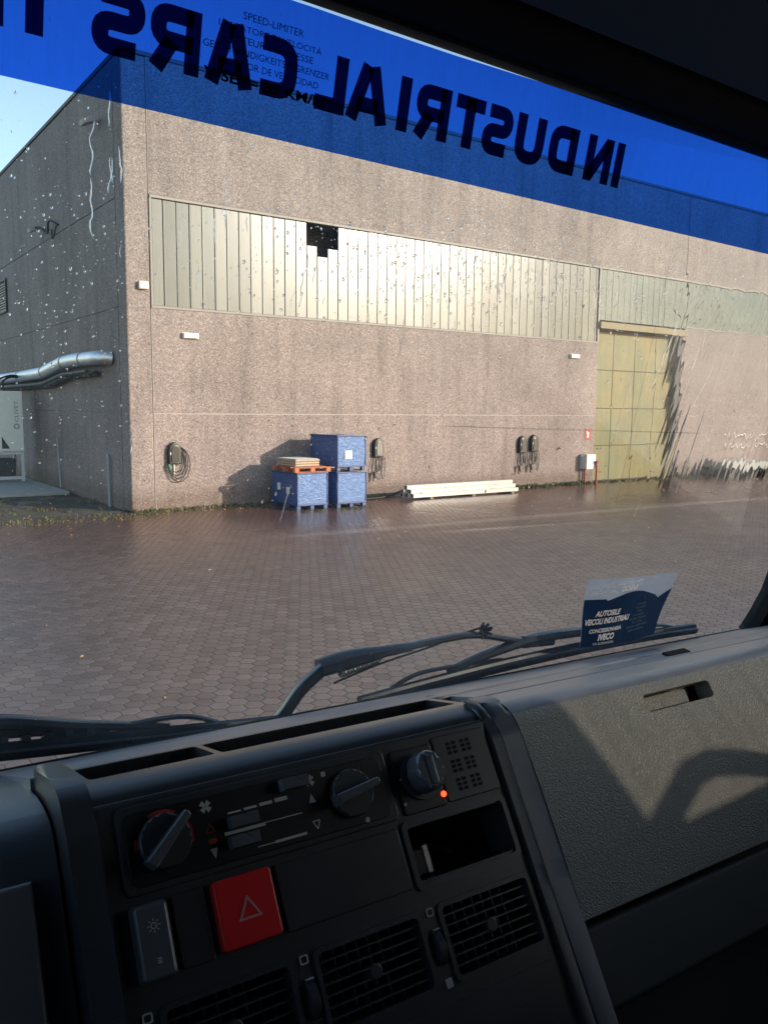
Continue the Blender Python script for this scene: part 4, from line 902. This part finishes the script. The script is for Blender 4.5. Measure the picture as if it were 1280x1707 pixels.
# ------------------------------------------------------------------ loose things in the cab (they keep the truck's frame)
def placed(name, local):
    o = empty(name); o.matrix_world = Matrix.Translation(EYE) @ TM @ Matrix.Translation(local); return o
pc = placed('document_pouch', (.93, .845, -.33)); tag(pc, 'clear plastic document pouch with navy folder leaning against the windshield', 'document pouch')
PT = Matrix.Translation((-.93, -.845, .33)) @ WF
def sheet(bm, fn, n=24, m_=10, th=.0008, mi=0):
    g_ = [[bm.verts.new(PT @ Vector(fn(i / n, j / m_))) for j in range(m_ + 1)] for i in range(n + 1)]
    for i in range(n):
        for j in range(m_): bm.faces.new((g_[i][j], g_[i + 1][j], g_[i + 1][j + 1], g_[i][j + 1])).material_index = mi
def bow(x, y, d=0): return -.012 - d - .006 * math.sin((x - .93) * 22) * (1 - (y + .33) * 3) - .003 * math.sin((y + .33) * 40 + x * 9)
def pouch(u, v):
    x0 = .938 + (.930 - .938) * v; x1 = 1.124 + .018 * v; x = x0 + (x1 - x0) * u; y = -.338 - .006 * u + (.110 + .000 * u) * v; return (x, y, bow(x, y))
def crest(u): return .66 + .12 * math.sin(math.pi * min(1, max(0, (u - .22) / .62))) ** 1.3 + (.03 if u < .22 else 0) - (.06 * max(0, (u - .82) / .06) if u < .88 else -.03 + .05 * (.98 - u) / .1 * 0 + (.06 - (u - .88) * 1.0))
def pages(u, v):
    q_ = pouch(u, v * crest(u)); return (q_[0], q_[1], bow(q_[0], q_[1], .0012))
bm = B(); sheet(bm, pouch); finish('clear_sleeve', bm, 'clear', pc, smooth=True)
bm = B(); sheet(bm, pages, 60, 8); finish('navy_folder', bm, 'pnavy', pc, smooth=True)
bm = B()
def ptxt(s, u, v, wd, ht, mirror=False, off=.0, sh=0): 
    q_ = pouch(u, v); text_mesh(bm, s, q_[0], q_[1], wd, ht, PT @ Matrix.Translation((0, 0, 0)), mirror=mirror, offset=off, h=0, shear=sh)
nv = 0
def ptx(*a, **k):
    global nv
    ptxt(*a, **k); bm.verts.ensure_lookup_table()
    for v in list(bm.verts)[nv:]:
        l = (PT.inverted() @ v.co); l.z = bow(l.x, l.y, .0026); v.co = PT @ l
    nv = len(bm.verts)
ptx('AUTOSILE', .26, .485, .055, .0095, off=.035, sh=.25); ptx('VEICOLI INDUSTRIALI', .275, .375, .098, .0095, off=.035, sh=.25); ptx('CONCESSIONARIA', .255, .24, .070, .0065, off=.03, sh=.2); ptx('IVECO', .265, .14, .036, .0105, off=.05, sh=.2); ptx('VIA ALESSANDRIA', .24, .05, .045, .004)
ptx('IVECO', .43, .845, .038, .0095, mirror=True, off=.05); ptx('CONCESSIONARIA', .42, .935, .062, .0052, mirror=True, off=.02)
for k in range(3): ptx(('OFFICINA', 'RICAMBI E VENDITA', 'ASSISTENZA')[k], .18 - .02 * (k == 1), .93 - .07 * k, (.034, .045, .055)[k], .004, mirror=True)
finish('white_print', bm, 'ptext', pc)
bm = B(); nv = 0
for k, (s, wd) in enumerate((('OFFICINA', .024), ('MECCANICA', .026), ('TEL.', .018), ('MAGAZZINO', .030), ('RICAMBI ORIGINALI', .044), ('TEL. E FAX', .030), ('VENDITA E ASSISTENZA', .058), ('ORARIO CONTINUATO', .046))): ptx(s, .66, .56 - k * .056, wd, .0036)
finish('grey_print', bm, simple('blue_grey_print', (.09, .16, .25), .5), pc)
li = placed('cigarette_lighter', (0, 0, 0)); tag(li, 'small metal lighter standing in the open console pocket', 'lighter')
bm = B(); box(bm, (.4365, -.1300, -.052), (.4440, -.1040, -.040), .0015, PF); finish('metal_case', bm, 'steel', li)
bm = B(); box(bm, (.4185, -.1300, -.056), (.4360, -.1060, -.038), .002, PF); finish('black_case', bm, 'black', li)
pe = placed('pen', (0, 0, 0)); tag(pe, 'dark pen lying diagonally inside the console pocket', 'pen'); bm = B(); tube(bm, [PF @ Vector(p) for p in ((.440, -.098, -.066), (.475, -.118, -.050))], .003, 8); finish('barrel', bm, 'wood', pe, smooth=True)

# ------------------------------------------------------------------ rain on the outside of the windshield
bm = B(); AA = Matrix.Translation(EYE) @ TM @ WF
def drop(x, y, r, el=1.0):
    k = 9; m_ = 3; h = r * random.uniform(.30, .5); base = []; rings = []; ph = random.uniform(0, 6.28); ir = random.uniform(.05, .22)
    rad = [r * (1 + ir * math.sin(2 * (2 * math.pi * i / k) + ph) + ir * .4 * math.sin(3 * 2 * math.pi * i / k)) for i in range(k)]
    for j in range(m_): 
        a = j / m_ * math.pi / 2; rings.append([bm.verts.new(AA @ Vector((x + math.cos(2 * math.pi * i / k) * rad[i] * math.cos(a), y + math.sin(2 * math.pi * i / k) * rad[i] * el * math.cos(a), .0004 + h * math.sin(a)))) for i in range(k)])
    top = bm.verts.new(AA @ Vector((x, y, .0004 + h)))
    for A, C in zip(rings, rings[1:]):
        for i in range(k): bm.faces.new((A[i], A[(i + 1) % k], C[(i + 1) % k], C[i]))
    for i in range(k): bm.faces.new((rings[-1][i], rings[-1][(i + 1) % k], top))
    bm.faces.new(rings[0][::-1])
def rivulet(x, y, L, w_, lean=0, wob=.0015):
    n = max(6, int(L / .0035)); sd = random.uniform(0, 99); prev = None; k = 6; ringsP = None
    for i in range(n + 1):
        f_ = i / n; yy = y - L * f_; xx = x + lean * L * f_ + wob * 2.2 * noise.noise((sd, yy * 70, 0)) + wob * noise.noise((sd, yy * 210, 5)); ww = w_ * (.55 + .55 * abs(noise.noise((sd + 9, yy * 60, 3))) * 1.6) * (1 if 0 < i < n else .25); hh_ = ww * .35
        ring = [bm.verts.new(AA @ Vector((xx - ww / 2 * math.cos(math.pi * q_ / (k - 1)), yy, .0004 + hh_ * math.sin(math.pi * q_ / (k - 1))))) for q_ in range(k)]
        if ringsP:
            for q_ in range(k): bm.faces.new((ringsP[q_], ringsP[(q_ + 1) % k], ring[(q_ + 1) % k], ring[q_]))
        else: bm.faces.new(ring[::-1])
        ringsP = ring
    bm.faces.new(ringsP)
for i in range(3600):
    u = random.random()
    if u < .17: x = random.gauss(.19, .07); y = random.gauss(.12, .10)            # thick over the shaded wall
    elif u < .68: x = random.gauss(.72, .2); y = random.gauss(.185, .035)          # band of drops across the middle
    elif u < .80: x = random.uniform(.1, 1.38); y = random.uniform(-.12, .38)
    else: x = random.uniform(.1, 1.38); y = random.uniform(-.36, .2)
    r = .0005 + .0014 * random.random() ** 3
    if y < -.10: r *= .75
    if x < .34: r *= .58
    if -.385 < y < .39: drop(x, y, r, random.uniform(.9, 1.7))
for i in range(60):
    x = random.gauss(.60, .22) if i < 30 else random.uniform(.12, 1.2); y = random.uniform(.10, .24) if i < 34 else random.uniform(-.05, .3)
    rivulet(x, y, random.uniform(.008, .04), random.uniform(.0007, .0017), random.uniform(-.15, .05))
for a in ((.197, .252, .045, .0012, 0), (.198, .205, .050, .0013, .06), (.222, .235, .030, .0015, .02), (.246, .330, .035, .0013, -.05), (.245, -.02, .02, .0028, 0), (.425, -.075, .045, .0016, -.22), (.545, .12, .05, .0016, .02), (.415, .17, .055, .0018, -.03),
          (1.13, .125, .20, .0013, -.40), (1.02, .16, .12, .0013, -.3), (1.05, .06, .14, .0012, -.35), (1.02, -.11, .03, .0015, -.2), (.30, .15, .03, .0016, 0), (.33, .22, .02, .0015, 0), (.52, .205, .03, .0018, 0), (.68, .20, .04, .0018, 0)):
    rivulet(*a)
for k in range(3): rivulet(.95 + .062 * k + random.uniform(-.01, .01), random.uniform(.06, .16), random.uniform(.05, .13), .0020, random.uniform(-.3, -.12))
o = finish('raindrops', bm, 'water', smooth=True, sharp=60, wn=False); tag(o, 'raindrops and running streaks on the outside of the windshield', 'rain', kind='stuff')
# thin rippling sheet of water on the right of the glass
bm = B(); nx_, ny_ = 230, 120; X0, X1, Y0, Y1 = .97, 1.40, -.12, .25; G0 = []; G1 = []
for i in range(nx_ + 1):
    r0 = []; r1 = []
    for j in range(ny_ + 1):
        x = X0 + (X1 - X0) * i / nx_; y = Y0 + (Y1 - Y0) * j / ny_; xs = x + (y - Y0) * -.16
        fade = max(0, min(1, (x - X0) / .14)) * max(0, min(1, (Y1 - y) / .04)) * max(0, min(1, (y - Y0) / .05)) * max(0, min(1, (X1 - x) / .03))
        t_ = noise.noise((xs * 120, y * 9, 1)) * .00006 + noise.noise((xs * 45, y * 16, 4)) * .00010 + noise.noise((xs * 260, y * 60, 8)) * .000018
        t_ += max(0, noise.noise((xs * 75, y * 5, 12)) - .33) * .00045
        r0.append(bm.verts.new(AA @ Vector((x, y, .0018)))); r1.append(bm.verts.new(AA @ Vector((x, y, .0018 + .0004 + t_ * fade))))
    G0.append(r0); G1.append(r1)
for i in range(nx_):
    for j in range(ny_):
        bm.faces.new((G1[i][j], G1[i + 1][j], G1[i + 1][j + 1], G1[i][j + 1])); bm.faces.new((G0[i][j], G0[i][j + 1], G0[i + 1][j + 1], G0[i + 1][j]))
for i in range(nx_): bm.faces.new((G0[i][0], G0[i + 1][0], G1[i + 1][0], G1[i][0])); bm.faces.new((G0[i + 1][ny_], G0[i][ny_], G1[i][ny_], G1[i + 1][ny_]))
for j in range(ny_): bm.faces.new((G0[0][j + 1], G0[0][j], G1[0][j], G1[0][j + 1])); bm.faces.new((G0[nx_][j], G0[nx_][j + 1], G1[nx_][j + 1], G1[nx_][j]))
o = finish('rain_film', bm, 'water', smooth=True, sharp=60, wn=False); tag(o, 'rippling sheet of rain water running down the right of the windshield', 'rain', kind='stuff')
